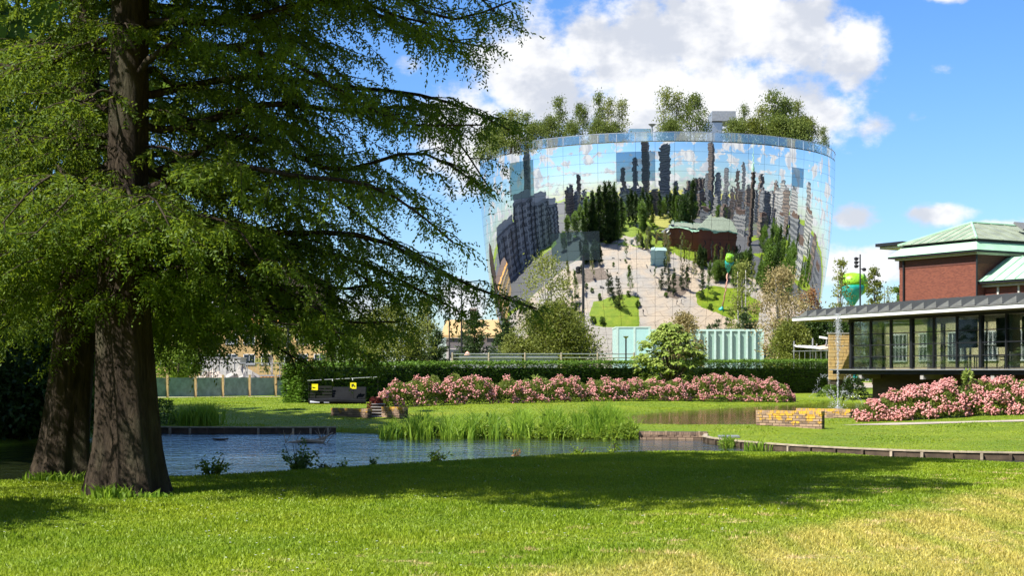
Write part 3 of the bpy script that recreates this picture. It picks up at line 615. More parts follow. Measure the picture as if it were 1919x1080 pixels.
# ------------------------------------------------------------------ museum with brick block and copper roofs
def make_museum():
    ux, uy = Vector((.864, .503, 0)), Vector((-.503, .864, 0)); o = Vector((34.2, 110, 0)); rz = math.atan2(.503, .864)
    root = thing('museum_building', 'red brick museum block with green copper hipped roofs', 'building', o, rz=rz)
    def B(name, mb, mat, par=root): return mb.build(name, M[mat], par, False, True)
    W, E_ = 7.8, 10.35
    B('wall', MB().box(0, 74, 0, W, -.3, E_ - .85), 'brick_red')
    B('brick_frieze', MB().box(-.03, 74, -.03, W + .03, E_ - .85, E_ - .18), 'brick_dark')
    B('cornice', MB().box(-.25, 74, -.25, W + .25, E_ - .18, E_ - .02), 'curtain')
    # flared copper eave: a skirt, then the steeper hip
    def skirt(x0, x1, y0, y1, z0, z1, ins):
        return MB().add([(x0, y0, z0), (x1, y0, z0), (x1, y1, z0), (x0, y1, z0), (x0 + ins, y0 + ins, z1), (x1, y0 + ins, z1), (x1, y1 - ins, z1), (x0 + ins, y1 - ins, z1)], [(3, 2, 1, 0), (0, 1, 5, 4), (1, 2, 6, 5), (2, 3, 7, 6), (3, 0, 4, 7), (4, 5, 6, 7)])
    B('gutter', MB().box(-.62, 74, -.62, W + .62, E_ - .02, E_ + .12), 'steel')
    B('eave', skirt(-.68, 74, -.68, W + .68, E_ + .12, E_ + .78, .75), 'copper')
    B('shadow_band', MB().box(.2, 74, .2, W - .2, E_ + .78, E_ + 1.0), 'steel')
    zr = 13.0; m = W / 2
    roof = B('hip_roof', MB().add([(-.1, -.1, E_ + 1.0), (74, -.1, E_ + 1.0), (74, W + .1, E_ + 1.0), (-.1, W + .1, E_ + 1.0), (m * .95, m, zr), (74, m, zr)], [(3, 2, 1, 0), (0, 1, 5, 4), (2, 3, 4, 5), (3, 0, 4), (1, 2, 5)]), 'copper_grey')
    for k in range(9):                                    # standing seams of the hip end and of the long side
        y = W * (k + .5) / 9; zt = E_ + 1.0 + (zr - E_ - 1.0) * (1 - abs(y - m) / m); xt = m * .95 * (1 - abs(y - m) / m)
        B('seam', MB().tube([(-.1, y, E_ + 1.03), (xt, y, zt + .03)], .035, 4), 'copper', roof)
    for k in range(24):
        x = 1.2 + k * 1.5; t = min(1, x / (m * .95)); B('seam', MB().tube([(x, -.1, E_ + 1.03), (x, -.1 + (m + .1) * t, E_ + 1.03 + (zr - E_ - 1.0) * t)], .03, 4), 'copper_grey', roof)
    for a, b in (((-.1, -.1, E_ + 1.03), (m * .95, m, zr + .05)), ((-.1, W + .1, E_ + 1.03), (m * .95, m, zr + .05)), ((m * .95, m, zr + .05), (74, m, zr + .05))):
        B('ridge', MB().tube([a, b], .09, 5), 'copper', roof)
    for x, s in ((6.5, .35), (10.5, .35), (8.6, .3)): B('roof_light', MB().ob((x, 1.4, E_ + 2.0), (s * 3, 0, 0), (0, .9, .62), (0, -.1, .12)), 'slate', roof)
    # dark flat canopy behind the roof
    B('canopy', MB().box(1.2, 12, W + .9, W + 3.9, E_ + 1.25, E_ + 1.5), 'steel'); B('canopy_soffit', MB().box(1.5, 12, W + 1.1, W + 3.7, E_ + 1.05, E_ + 1.23), 'curtain')
    B('canopy_post', MB().tube([(1.6, W + 1.3, 0), (1.6, W + 1.3, E_ + 1.06)], .07, 6), 'steel')
    # down pipes
    for x, y in ((-.12, W - .55), (-.1, -.12)): B('downpipe', MB().tube([(x, y, 0), (x, y, E_ - .1)], .08, 6), 'steel')
    # lower wing on the right with bright copper roof
    y0 = -32
    B('wing_wall', MB().box(.75, 14, y0, -.05, -.3, 7.75), 'brick_red')
    B('wing_fascia', MB().box(.5, 14, y0, -.04, 7.75, 7.98), 'curtain')
    B('wing_gutter', MB().box(.12, 14, y0, -.03, 7.98, 8.16), 'steel')
    wr = B('wing_roof', MB().add([(.05, y0, 8.16), (.05, -.02, 8.16), (3.2, -.02, 10.05), (3.2, y0, 10.05), (14, -.02, 10.05), (14, y0, 10.05)], [(0, 3, 2, 1), (3, 5, 4, 2)]), 'copper')
    for k in range(30): B('seam', MB().tube([(.05, -.5 - k, 8.2), (3.2, -.5 - k, 10.09)], .035, 4), 'copper', wr)
    for k in range(8):
        y = -1.9 - k * 1.9
        v = B('vent', MB().box(.68, .76, y - .75, y, 5.9, 6.95), 'white')
        for j in range(5): B('vent_slat', MB().box(.655, .68, y - .7 + j * .15, y - .63 + j * .15, 5.95, 6.9), 'galv', v)
        B('pilaster', MB().box(.66, .76, y + .42, y + .58, -.3, 7.75), 'curtain')
    # main block further back (seen in the bowl)
    x0, x1, b0, b1 = 42, 84, W + .3, 24
    B('rear_wall', MB().box(x0, x1, b0, b1, -.3, 13.0), 'brick_red')
    B('rear_eave', MB().box(x0 - .8, x1 + .8, b0 - .3, b1 + .8, 13.0, 13.5), 'copper')
    B('rear_roof', MB().add([(x0 - .7, b0, 13.5), (x1 + .7, b0, 13.5), (x1 + .7, b1 + .7, 13.5), (x0 - .7, b1 + .7, 13.5), (x0 + 8, (b0 + b1) / 2, 18.5), (x1 - 8, (b0 + b1) / 2, 18.5)], [(3, 2, 1, 0), (0, 1, 5, 4), (2, 3, 4, 5), (3, 0, 4), (1, 2, 5)]), 'copper_grey')
    for k in range(6): B('window', MB().box(x0 + 6 + k * 8, x0 + 7.2 + k * 8, b1 - .02, b1 + .08, 2, 8.5), 'dkglass')
    return root
make_museum()
def make_tower():
    x, y, z = bplace(1412, 319, 150)
    root = thing('brick_tower', 'tall brown brick tower with green copper spire mirrored in the bowl', 'tower', (x, y, 0), rz=.5)
    w = 3.4
    MB().box(-w, w, -w, w, -.3, z).build('shaft', M['brick_brown'], root, False, True)
    MB().box(-w - .3, w + .3, -w - .3, w + .3, z, z + .7).build('cornice', M['curtain'], root, False, True)
    MB().lathe((0, 0, z + .7), [(3.4, 0), (3.0, 1.5), (1.8, 3.6), (1.0, 5.2), (.9, 8.5), (.35, 9.2), (.2, 16)], 12).build('spire', M['copper'], root, True, True)
    for k in range(4): MB().box(-1.2, 1.2, -w - .04, -w + .1, z - 3.5 - k * 9, z - 1.2 - k * 9).build('window', M['dkglass'], root, False, True)
make_tower()

# ------------------------------------------------------------------ glass pavilion over the water
def make_pavilion():
    u = Vector((.35, -.937, 0)).normalized(); n = Vector((-u.y, u.x, 0)); zv = Vector((0, 0, 1))
    A = Vector((21.1, 93, 0)); root = thing('garden_pavilion', 'low glass garden pavilion with grey ribbed roof overhanging the pond', 'building', A)
    def at(t, q, z): return A + u * t + n * q + zv * z
    def bx(t0, t1, q0, q1, z0, z1): return MB().ob(at(t0, q0, z0), u * (t1 - t0), n * (q1 - q0), zv * (z1 - z0))
    def B(nm, mb, mat, par=root): return mb.build(nm, M[mat], par)
    L, pitch, zf, ze = 27.2, 2.09, 1.72, 4.62; D = 7.0
    B('floor_slab', bx(-1.2, L, -.55, D, zf - .34, zf - .06), 'steel'); B('ledge', bx(-1.25, L, -.75, -.552, zf - .10, zf - .03), 'galv')
    B('floor', bx(-.1, L, .1, D - .1, zf - .055, zf - .01), 'woodpale')
    B('base_wall', bx(1.0, L, .9, 1.3, -.9, zf - .342), 'brick_brown')
    for k in range(4): B('bracket', bx(1.6 + k * 6.2, 1.9 + k * 6.2, -.5, .88, zf - .62, zf - .345), 'concrete')
    # window wall: posts, transoms and panes
    npane = 13
    for k in range(npane + 1):
        t = k * pitch; big = k % 3 == 0; w = .11 if big else .05
        B('post', bx(t - w, t + w, -.06 if big else -.03, .16, zf, ze), 'steel')
    trans = [zf + .05, zf + .72, zf + 1.42, zf + 2.10]
    for k in range(npane):
        t0, t1 = k * pitch + .12, (k + 1) * pitch - .12
        for j in range(4):
            z0 = trans[j]; z1 = (trans + [ze])[j + 1]
            B('transom', bx(t0 - .06, t1 + .06, .0, .08, z0 - .03, z0 + .03), 'steel')
            B('pane', bx(t0 - .05, t1 + .05, .03, .04, z0 + .035, z1 - .035), 'pavglass')
    B('top_beam', bx(-.15, L, -.08, .2, ze, ze + .16), 'steel')
    for k in range(4):                                    # end wall on the left
        q0 = .2 + k * 2.2; B('post', bx(-.05, .06, q0 + 2.1, q0 + 2.2, zf, ze), 'steel')
        for j in range(4): B('pane', bx(-.01, .0, q0 + .03, q0 + 2.07, trans[j] + .035, (trans + [ze])[j + 1] - .035), 'pavglass')
    # glazed rear wall, and the sunlit cream courtyard wall seen through it
    for k in range(npane + 1): B('rear_post', bx(k * pitch - .05, k * pitch + .05, D - .1, D, zf, ze), 'steel')
    for j in range(3): B('rear_transom', bx(0, L, D - .08, D - .02, trans[j] - .03, trans[j] + .03), 'steel')
    cr = thing('courtyard_wall', 'cream courtyard wall with white windows seen through the pavilion glass', 'building', at(6, 11.5, 0)); q1 = 11.5
    B('wall', bx(-13, 30, q1, q1 + .45, -.3, 5.0), 'cream', cr); B('roof', bx(-13.1, 30, q1 - .15, q1 + .6, 5.0, 5.15), 'slate', cr)
    for k in range(12):
        t = -12.2 + k * 3.3; f = B('window', bx(t, t + 1.9, q1 - .06, q1 - .01, zf + .5, zf + 2.5), 'dkglass', cr)
        for j in range(5): B('window_bar', bx(t + j * .45, t + .1 + j * .45, q1 - .1, q1 - .062, zf + .5, zf + 2.5), 'white', f)
        for zz in (.5, 1.5, 2.42): B('window_bar', bx(t, t + 1.9, q1 - .12, q1 - .101, zf + zz, zf + zz + .09), 'white', f)
    B('ceiling', bx(-.1, L, .22, D, ze + .02, ze + .12), 'curtain')
    for t in (9.6, 12.8, 14.9): B('hanging_screen', bx(t, t + 1.6, .8, .85, zf + 1.15, zf + 2.75), 'screen')
    for t in (8.6, 11.2, 16.6):
        tb = B('table', bx(t, t + .8, 2.0, 2.8, zf + .70, zf + .75), 'white')
        for a, b in ((.05, 2.05), (.7, 2.05), (.05, 2.7), (.7, 2.7)): B('table_leg', bx(t + a, t + a + .05, b, b + .05, zf, zf + .70), 'steel', tb)
    for t in (12.6, 15.4, 17.9):
        ch = B('stool', bx(t, t + .45, 1.2, 1.65, zf + .45, zf + .50), 'black')
        B('stool_back', bx(t, t + .45, 1.62, 1.67, zf + .5, zf + .95), 'black', ch)
        for a in (0, .4): B('stool_leg', MB().tube([at(t + a, 1.2, zf), at(t + .42 - a, 1.6, zf + .45)], .02, 5), 'black', ch)
    for t in (7.2, 14.4): B('curtain', bx(t, t + .25, .4, .9, zf, ze), 'curtain')
    # roof: white edge, soffit, ribbed slope
    q0, t0 = -1.3, -4.8
    B('soffit', bx(t0 + .05, L, q0 + .05, .2, ze + .165, ze + .2), 'woodpale'); B('roof_edge', bx(t0, L, q0, q0 + .12, ze + .2, ze + .40), 'white'); B('roof_edge', bx(t0, t0 + .12, q0 + .12, D, ze + .2, ze + .40), 'white')
    B('gutter_line', bx(t0 - .03, L, q0 - .04, q0 + .14, ze + .40, ze + .45), 'slate')
    sl = MB().add([at(t0, q0, ze + .455), at(L, q0, ze + .455), at(L, 3.8, ze + 1.0), at(t0 + 4.2, 3.8, ze + 1.0), at(t0, D, ze + .455)], [(0, 1, 2, 3), (0, 3, 4)]); B('roof_slope', sl, 'slate')
    kk = 0; t = t0 + .5
    while t < L - 1.2:
        top = min(3.8, q0 + 1.1 + (t - t0) * 1.0); f = (top - q0) / (3.8 - q0); zz = ze + .47 + .55 * f
        a, b, c, d = at(t, q0 + .18, ze + .48), at(t + .12, q0 + .18, ze + .48), at(t + .12, top, zz), at(t, top, zz)
        wd = u * .98
        mb = MB().add([a, a + wd + zv * .02, d + wd + zv * .03, d, a + zv * .03, a + wd * .98 + zv * .36, d + wd * .98 + zv * .36, d + zv * .03], [(3, 2, 1, 0), (4, 5, 6, 7), (0, 1, 5, 4), (1, 2, 6, 5), (2, 3, 7, 6), (3, 0, 4, 7)])
        B('roof_louvre', mb, 'slate'); t += 1.12
    return root
make_pavilion()

# stone wall and sail-shaded terrace by the pavilion
def make_stone_wall():
    o = P(1555, 690, 99); root = thing('stone_wall', 'yellow sandstone block wall behind the left end of the pavilion', 'wall', (o.x, 99, 0))
    x0, x1 = X(1554, 99), X(1600, 99); zt = Z(626, 99)
    MB().box(x0 + .02, x1, 99.05, 99.5, -.3, zt - .02).build('core', M['mortar'], root)
    r = random.Random(2); z = 1.0
    while z < zt - .05:
        h = r.uniform(.17, .26); h = min(h, zt - z); x = x0 - r.uniform(0, .02)
        while x < x1:
            w = r.uniform(.3, .62); x2 = min(x + w, x1)
            MB().box(x, x2 - .02, 99 - r.uniform(0, .03), 99.2, z, z + h - .02).build('stone', M['stone'], root); x = x2
        z += h
    MB().box(x0 - .05, x1, 98.95, 99.52, zt, zt + .07).build('coping', M['concrete'], root)
make_stone_wall()
def make_terrace():
    Y = 118
    for px0, px1, py0, py1, mt, lab in ((1492, 1552, 651, 656, 'sail', 'white awning stretched over the terrace beyond the hedge'), (1535, 1584, 656, 649, 'sailtan', 'tan awning over the terrace beside the stone wall')):
        root = thing('terrace_awning', lab, 'awning', (X((px0 + px1) / 2, Y), Y, 0))
        a, b = P(px0, py0, Y), P(px1, py1, Y)
        MB().add([a, b, b + Vector((0, 2, .25)), a + Vector((0, 2, .25)), a + Vector((0, 0, .03)), b + Vector((0, 0, .03)), b + Vector((0, 2, .28)), a + Vector((0, 2, .28))], [(3, 2, 1, 0), (4, 5, 6, 7), (0, 1, 5, 4), (1, 2, 6, 5), (2, 3, 7, 6), (3, 0, 4, 7)]).build('cloth', M[mt], root)
        for q in (a, b): MB().tube([(q.x, q.y + .9, 0), (q.x, q.y + .9, q.z + .5)], .05, 6).build('pole', M['galv'], root)
    root = thing('terrace_railing', 'grey metal terrace railing above the right end of the hedge', 'railing', (X(1530, Y - 2), Y - 2, 0))
    for k in range(9):
        x = X(1488, Y - 2) + k * .42; MB().tube([(x, Y - 2, 0), (x, Y - 2, Z(660, Y - 2))], .02, 5).build('bar', M['galv'], root)
    MB().tube([(X(1485, Y - 2), Y - 2, Z(659, Y - 2)), (X(1585, Y - 2), Y - 2, Z(657, Y - 2))], .03, 6).build('rail', M['galv'], root)
    for px, top, l in ((1523, 634, 'slim grey mast on the terrace beyond the hedge'), (1549, 632, 'floodlight mast with white head beside the stone wall')):
        root = thing('terrace_mast', l, 'mast', (X(px, Y + 1), Y + 1, 0)); MB().tube([(X(px, Y + 1), Y + 1, 0), (X(px, Y + 1), Y + 1, Z(top, Y + 1))], .06, 6).build('pole', M['galv'], root)
        if px > 1540: q = P(px, top, Y + 1); MB().ob(q + Vector((-.55, -.1, -.08)), (.6, 0, -.1), (0, .3, 0), (0, 0, .16)).build('lamp_head', M['white'], root)
make_terrace()

# ------------------------------------------------------------------ hedge
HA, HB = Vector((X(566, 73), 73, 0)), Vector((X(1578, 108), 108, 0))
def make_hedge():
    d = (HB - HA); L = d.length; d.normalize(); n = Vector((d.y, -d.x, 0))            # n faces the garden
    root = thing('clipped_hedge', 'long dark green clipped hedge behind the rose bed', 'hedge', HA)
    rng = np.random.default_rng(8)
    def top(t): return np.interp(t, [0, L * .2, L], [1.86, 1.96, 2.28])
    bot = lambda t: np.interp(t, [0, L], [-.05, .02])
    T = 1.5
    mb = MB(); mb.ob(HA + Vector((0, 0, -.2)) - n * (T - .14) + d * .14, d * (L - .28), n * (T - .28), (0, 0, 1.95)); mb.build('inner_twigs', M['core'], root)
    pts, dirs, tint = [], [], []
    def scat(m, face):
        t = rng.random(m) * L; s = rng.random(m)
        if face == 'front': q = np.zeros(m) + .05 * np.sin(t * 2.1) + rng.normal(0, .035, m); z = bot(t) + s * (top(t) - bot(t)); dr = (n, 1.0)
        elif face == 'top': q = -s * T; z = top(t) + .02 * np.sin(t * 1.7) + rng.normal(0, .03, m); dr = (Vector((0, 0, 1)), 1.0)
        elif face == 'left': t = rng.normal(0, .05, m); q = -rng.random(m) * T; z = bot(0) + s * (top(0) - bot(0)); dr = (-d, 1.0)
        else: t = L + rng.normal(0, .05, m); q = -rng.random(m) * T; z = bot(L) + s * (top(L) - bot(L)); dr = (d, 1.0)
        p = np.array(HA)[None] + t[:, None] * np.array(d) + q[:, None] * np.array(n); p[:, 2] = z
        dv = np.array(dr[0])[None] * .55 + rng.normal(size=(m, 3)) * np.array([.75, .75, .30]) + np.array(d) * rng.choice([-1, 1], m)[:, None] * .6
        pts.append(p); dirs.append(dv); tint.append(np.clip(rng.random(m) ** 2 * .75 + (.8 if face in ('top', 'left') else .0) + .25 * (np.sin(z * 24 + t * .9) > .2), 0, 1))  # top and left end tinted paler: sunlight put into the leaf colour
    scat(46000, 'front'); scat(20000, 'top'); scat(2600, 'left'); scat(1200, 'right')
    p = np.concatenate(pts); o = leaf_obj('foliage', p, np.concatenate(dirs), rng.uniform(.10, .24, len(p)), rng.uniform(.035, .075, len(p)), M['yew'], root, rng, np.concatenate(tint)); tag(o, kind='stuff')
make_hedge()

# ------------------------------------------------------------------ rose beds
def make_roses(name, label, line, height, depth, seed, nleaf, nbloom):
    rng = np.random.default_rng(seed); line = np.array(line, float)
    root = thing(name, label, 'flower bed', (line[0][0], line[0][1], gz(*line[0][:2])))
    seg = np.linalg.norm(np.diff(line[:, :2], axis=0), axis=1); cum = np.concatenate([[0], np.cumsum(seg)]); L = cum[-1]
    lumps = [(rng.random() * L, rng.uniform(-.5, .5) * depth, rng.uniform(.75, 1.12)) for _ in range(int(L * 1.6))]
    def surf(m, inner=0.0):
        t = rng.random(m) * L; a = rng.uniform(-.12, np.pi * .62, m)                   # angle round the mound, camera side first
        x = np.interp(t, cum, line[:, 0]); y = np.interp(t, cum, line[:, 1]); hh = np.interp(t, cum, line[:, 2])
        endf = np.minimum(1, np.minimum(t, L - t) / 1.0) ** .5
        f = np.zeros(m)
        for lt, lq, lh in lumps: f = np.maximum(f, lh * np.exp(-((t - lt) / 1.0) ** 2))
        s = (.58 + .42 * f + .10 * np.sin(t * 5.1) * np.cos(a * 4)) * (.25 + .75 * endf) * (1 - inner * rng.random(m))
        q = -np.cos(a) * depth * .5 * s; z = np.maximum(.06, np.sin(np.maximum(a, 0)) * hh * s + .05) + np.where(a < 0, rng.uniform(0, .2, m), 0)
        ty = np.interp(t, cum, np.gradient(line[:, 1], line[:, 0]) * 0)
        p = np.stack([x, y + q, ground_z(x, y + q) + z], 1)
        nrm = np.stack([rng.normal(0, .5, m), -np.cos(a), np.sin(a) + .2], 1)
        return p, nrm
    p, nr = surf(nleaf, .35)
    o = leaf_obj('foliage', p, unit(nr) + rng.normal(size=p.shape) * .6, rng.uniform(.06, .13, nleaf), rng.uniform(.04, .07, nleaf), M['rose'], root, rng); tag(o, kind='stuff')
    c, nr = surf(nbloom // 5, 0.0); c += unit(nr) * .03
    keep = np.sin(c[:, 0] * 3.1) * np.sin(c[:, 2] * 9 + c[:, 0] * 1.7) + .5 * np.sin(c[:, 0] * 7.3 + c[:, 2] * 4) > -.25; c, nr = c[keep], nr[keep]
    k = np.repeat(np.arange(len(c)), 5); c = c[k] + rng.normal(0, .055, (len(k), 3)); nr = unit(nr[k]) + rng.normal(0, .35, (len(k), 3)); m = len(c)
    V, Q, ti = [], [], []
    nr = unit(nr); e1 = unit(np.cross(nr, rng.normal(size=nr.shape))); e2 = np.cross(nr, e1); r = rng.uniform(.032, .055, m)[:, None]
    ring = [c + (e1 * math.cos(a) + e2 * math.sin(a)) * r + nr * r * .25 for a in np.arange(5) * 2 * math.pi / 5]; base = c - nr * r * .5; hub = c + nr * r * .55
    V = np.stack(ring + [base, hub], 1).reshape(-1, 3); b = np.arange(m)[:, None] * 7
    T = np.concatenate([np.stack([b + i, b + (i + 1) % 5, b + 6], -1).reshape(-1, 3) for i in range(5)] + [np.stack([b + (i + 1) % 5, b + i, b + 5], -1).reshape(-1, 3) for i in range(5)])
    tint = np.tile(np.clip(rng.random(len(c)) * .7 + .3 * rng.random(len(c)), 0, 1), 10)
    o = link('blossoms', np_mesh('blossoms', V - np.array(ORG[root.name]), T, tint), M['petal'], root); tag(o, kind='stuff')
    return root
RL = [(X(703, 66), 66, .72), (X(735, 67), 67, 1.0), (X(830, 69.5), 69.5, 1.28), (X(960, 73), 73, 1.10), (X(1120, 77.5), 77.5, 1.05), (X(1250, 81.5), 81.5, 1.0), (X(1330, 84), 84, 1.35), (X(1420, 86.5), 86.5, 1.28), (X(1488, 88), 88, .95)]
make_roses('rose_bed', 'long bed of pink roses in front of the hedge', RL, 1.1, 2.6, 4, 42000, 11500)
RR = [(X(1607, 53), 53.4, .95), (X(1640, 53), 53.6, 1.15), (X(1720, 54), 54.2, 1.10), (X(1800, 54), 54.8, 1.15), (X(1860, 54.5), 55.2, 1.22), (X(1990, 55), 56, 1.25)]
make_roses('rose_bed', 'bed of pink roses in front of the glass pavilion', RR, 1.15, 2.4, 5, 24000, 7800)
# tall bright shoots in the beds, dark red shrub and wild shoots
def shoot(label, px, py, Y, h, r, n, leaf, seed, L=.11, W=.06, name='leafy_shoot', cat='plant', group=None, col=True):
    rng = np.random.default_rng(seed); q = Vector((X(px, Y), Y, gz(X(px, Y), Y))); zb = Z(py, Y) - h
    root = thing(name, label, cat, (q.x, q.y, zb), group)
    t = rng.random(n); a = rng.uniform(0, 6.28, n); rad = r * np.sqrt(rng.random(n)) * (1.05 - t * .75)
    p = np.stack([q.x + rad * np.cos(a), q.y + rad * np.sin(a), zb + .03 + t * (h - .08)], 1)
    dv = np.stack([np.cos(a), np.sin(a), rng.uniform(-.1, .9, n)], 1) + rng.normal(0, .4, (n, 3))
    if name == 'bank_plant':                              # several leaning stems of unequal height
        ns = max(3, int(r * 34)); sa = rng.uniform(0, 6.28, ns); sr = r * rng.uniform(.15, 1.1, ns); shh = h * rng.uniform(.45, 1.0, ns) * (1.1 - .45 * sr / r); shh[0] = h; k = rng.integers(0, ns, n)
        jit = rng.normal(0, .022 + .012 * h, (n, 3)); e = sr[k] * (.25 + .75 * t ** 1.2)
        p = np.stack([q.x + e * np.cos(sa[k]), q.y + e * np.sin(sa[k]), zb + .02 + t * shh[k]], 1) + jit
    mb = MB()
    for k in range(4 if r > .12 else 2):
        b = rng.uniform(0, 6.28); e = r * .55; mb.tube([(q.x, q.y, zb - .05), (q.x + e * .6 * math.cos(b), q.y + e * .6 * math.sin(b), zb + h * .5), (q.x + e * math.cos(b), q.y + e * math.sin(b), zb + h * .92)], [.012, .009, .004], 4)
    mb.build('stem', M['bark2'], root)
    leaf_obj('leaves', p, dv, rng.uniform(.6, 1.3, n) * L, rng.uniform(.7, 1.2, n) * W, M[leaf], root, rng); return root
shoot('bright green shoot standing highest above the right rose bed', 1814, 692, 55, 1.35, .28, 150, 'sumac', 41, .2, .1)
shoot('low bright green shrub left of the tall shoot in the right rose bed', 1778, 708, 55, 1.0, .42, 150, 'sumac', 42, .2, .1)
shoot('yellow-green shoot above the left part of the long rose bed', 1004, 702, 74, 1.35, .25, 110, 'sumac', 43, .18, .09)
shoot('thin green shoot left of the sumac above the roses', 1050, 704, 75, 1.3, .15, 60, 'green', 44, .2, .05)
shoot('dark red leaved shrub at the left end of the rose bed by the steps', 705, 744, 64.5, .78, .55, 700, 'redleaf', 45, .11, .07, 'red_shrub', 'shrub')
shoot('low green shrub at the pavilion end of the hedge', 1556, 722, 90, .75, .9, 700, 'green', 46, .14, .08, 'low_shrub', 'shrub')
shoot('dark green shrub in the shade under the pavilion corner', 1598, 708, 88.5, 1.4, 1.1, 1100, 'dark', 47, .16, .09, 'low_shrub', 'shrub')

# ------------------------------------------------------------------ sumac with long drooping leaves
def make_sumac():
    Y = 86.5; q = Vector((X(1256, Y), Y, gz(X(1256, Y), Y))); rng = np.random.default_rng(21)
    root = thing('sumac_tree', 'broad sumac with long drooping light green leaves in front of the hedge', 'tree', q)
    zt = Z(604, Y); R = 2.15; n = 330
    t = rng.random(n) ** .75; a = rng.uniform(0, 6.28, n); prof = np.interp(t, [0, .18, .45, .75, 1], [.62, .95, 1.0, .66, .14])
    rad = R * prof * np.sqrt(rng.uniform(.25, 1, n)); C = np.stack([q.x + rad * np.cos(a) - .05, q.y + rad * np.sin(a), q.z + .95 + (zt - q.z - 1.15) * t], 1)
    k = np.repeat(np.arange(n), 11); m = len(k); b = rng.uniform(0, 6.28, m); out = np.stack([np.cos(b), np.sin(b), rng.uniform(.0, .5, m)], 1) + .45 * np.stack([np.cos(a), np.sin(a), 0 * a], 1)[k]; out = unit(out)
    L = rng.uniform(.26, .50, m)[:, None]; W = L * .21; sd = unit(np.cross(out, [0, 0, 1])); p0 = C[k] + rng.normal(0, .05, (m, 3)); p1 = p0 + out * L * .55; p2 = p1 + unit(out - np.array([0, 0, .9])) * L * .5
    V = np.stack([p0 - sd * W * .25, p0 + sd * W * .25, p1 + sd * W, p1 - sd * W, p2], 1).reshape(-1, 3); i = np.arange(m)[:, None] * 5
    T = np.concatenate([np.concatenate([i, i + 1, i + 2], 1), np.concatenate([i, i + 2, i + 3], 1), np.concatenate([i + 3, i + 2, i + 4], 1)])
    tint = np.tile(np.clip(.5 * rng.random(n)[k] + .5 * rng.random(m), 0, 1), 3)
    link('crown', np_mesh('crown', V - np.array(q), T, tint), M['sumac'], root)
    mb = MB()
    for c in C[:40]: c = Vector(c); mb.tube([q, q.lerp(c, .5) + Vector((0, 0, .15)), c], [.06, .035, .012], 5)
    mb.build('trunk', M['bark2'], root)
make_sumac()

# ------------------------------------------------------------------ reeds and iris at the pond edge
def make_reeds(name, label, spots, n, h, seed, low=True, kind='stuff', cat='reeds'):
    rng = np.random.default_rng(seed); sp = np.array(spots, float)
    i = rng.integers(0, len(sp), n); x = sp[i, 0] + rng.normal(0, 1, n) * sp[i, 2]; y = sp[i, 1] + rng.normal(0, 1, n) * sp[i, 3]; hh = h * sp[i, 4] * rng.uniform(.45, 1.1, n)
    z = np.maximum(ground_z(x, y), -.62); p = np.stack([x, y, z], 1); a = rng.uniform(0, 6.28, n); w = rng.uniform(.010, .024, n)[:, None]
    sd = np.stack([np.cos(a), np.sin(a), 0 * a], 1) * w; ln = rng.normal(0, .16, (n, 2)); up = np.stack([ln[:, 0], ln[:, 1], np.ones(n)], 1)
    m1 = p + up * hh[:, None] * .55; tip = p + np.stack([ln[:, 0] * 2.4, ln[:, 1] * 2.4, np.ones(n) - np.abs(ln).sum(1) * .35], 1) * hh[:, None]
    V = np.stack([p - sd, p + sd, m1 + sd * .9, m1 - sd * .9, tip], 1).reshape(-1, 3); b = np.arange(n)[:, None] * 5
    T = np.concatenate([np.concatenate([b, b + 1, b + 2], 1), np.concatenate([b, b + 2, b + 3], 1), np.concatenate([b + 3, b + 2, b + 4], 1)])
    tint = np.tile(np.clip(rng.random(n) * .8 + .2 * np.sin(x * 2), 0, 1), 3)
    if kind == 'stuff':
        o = link(name, np_mesh(name, V, T, tint), M['reed']); tag(o, label, cat, kind='stuff'); return o
    c = sp[0]; root = thing(name, label, cat, (c[0], c[1], gz(c[0], c[1]))); link('leaves', np_mesh('leaves', V - np.array(ORG[root.name]), T, tint), M['reed'], root); return root
def reedspots(pxs, Y0, Y1, sx, hs): return [(X(px, Yv), Yv, sx, .55, hh) for px, hh in pxs for Yv in (Y0, (Y0 + Y1) / 2, Y1)]
make_reeds('reed_bed', 'tall bright green iris reeds along the far edge of the pond', reedspots([(728, .6), (742, .6), (778, 1.0), (800, 1.05), (838, .9), (858, .75), (888, .95), (925, .9), (934, .7), (975, 1.1), (985, .9), (1030, 1.1), (1045, .95), (1085, .85), (1118, 1.12), (1142, 1.1), (1156, .8)], 49.3, 50.9, .11, 1), 7000, .82, 31)
def make_waterside():
    rng = np.random.default_rng(33); n = 9000; t = rng.random(n); px = 715 + t * 480; Y = 48.4 + rng.normal(0, .35, n) + np.interp(px, [715, 1195], [2.0, -.2])
    x = (px - CX) / F * Y; z = np.maximum(-.6, ground_z(x, Y)) + np.abs(rng.normal(0, .13, n)) * (1 + .8 * np.sin(px * .05)); p = np.stack([x, Y, z], 1)
    o = leaf_obj('waterside_plants', p, rng.normal(size=(n, 3)) + np.array([0, -.3, .6]), rng.uniform(.07, .2, n), rng.uniform(.04, .09, n), M['bright'], None, rng); tag(o, 'low leafy water plants fringing the foot of the reeds', 'water plants', kind='stuff')
make_waterside()
make_reeds('iris_clump', 'bright green iris clump on the left lawn corner by the pond', [(X(372, 55), 55.3, .38, .35, 1.0)], 700, .95, 35, kind='thing', cat='plant')
make_reeds('iris_clump', 'small grass tuft at the left end of the wooden edging near the dam', [(X(1362, 43), 43.0, .12, .1, 1.0)], 90, .45, 36, kind='thing', cat='plant')
make_reeds('iris_clump', 'sparse grass tuft beside the wooden edging right of the dam', [(X(1422, 41), 41.2, .2, .1, 1.0)], 70, .38, 37, kind='thing', cat='plant')
make_reeds('iris_clump', 'arching reed tuft at the right end of the reed bed', [(X(1168, 48.6), 48.9, .2, .2, 1.0)], 260, .75, 38, kind='thing', cat='plant')
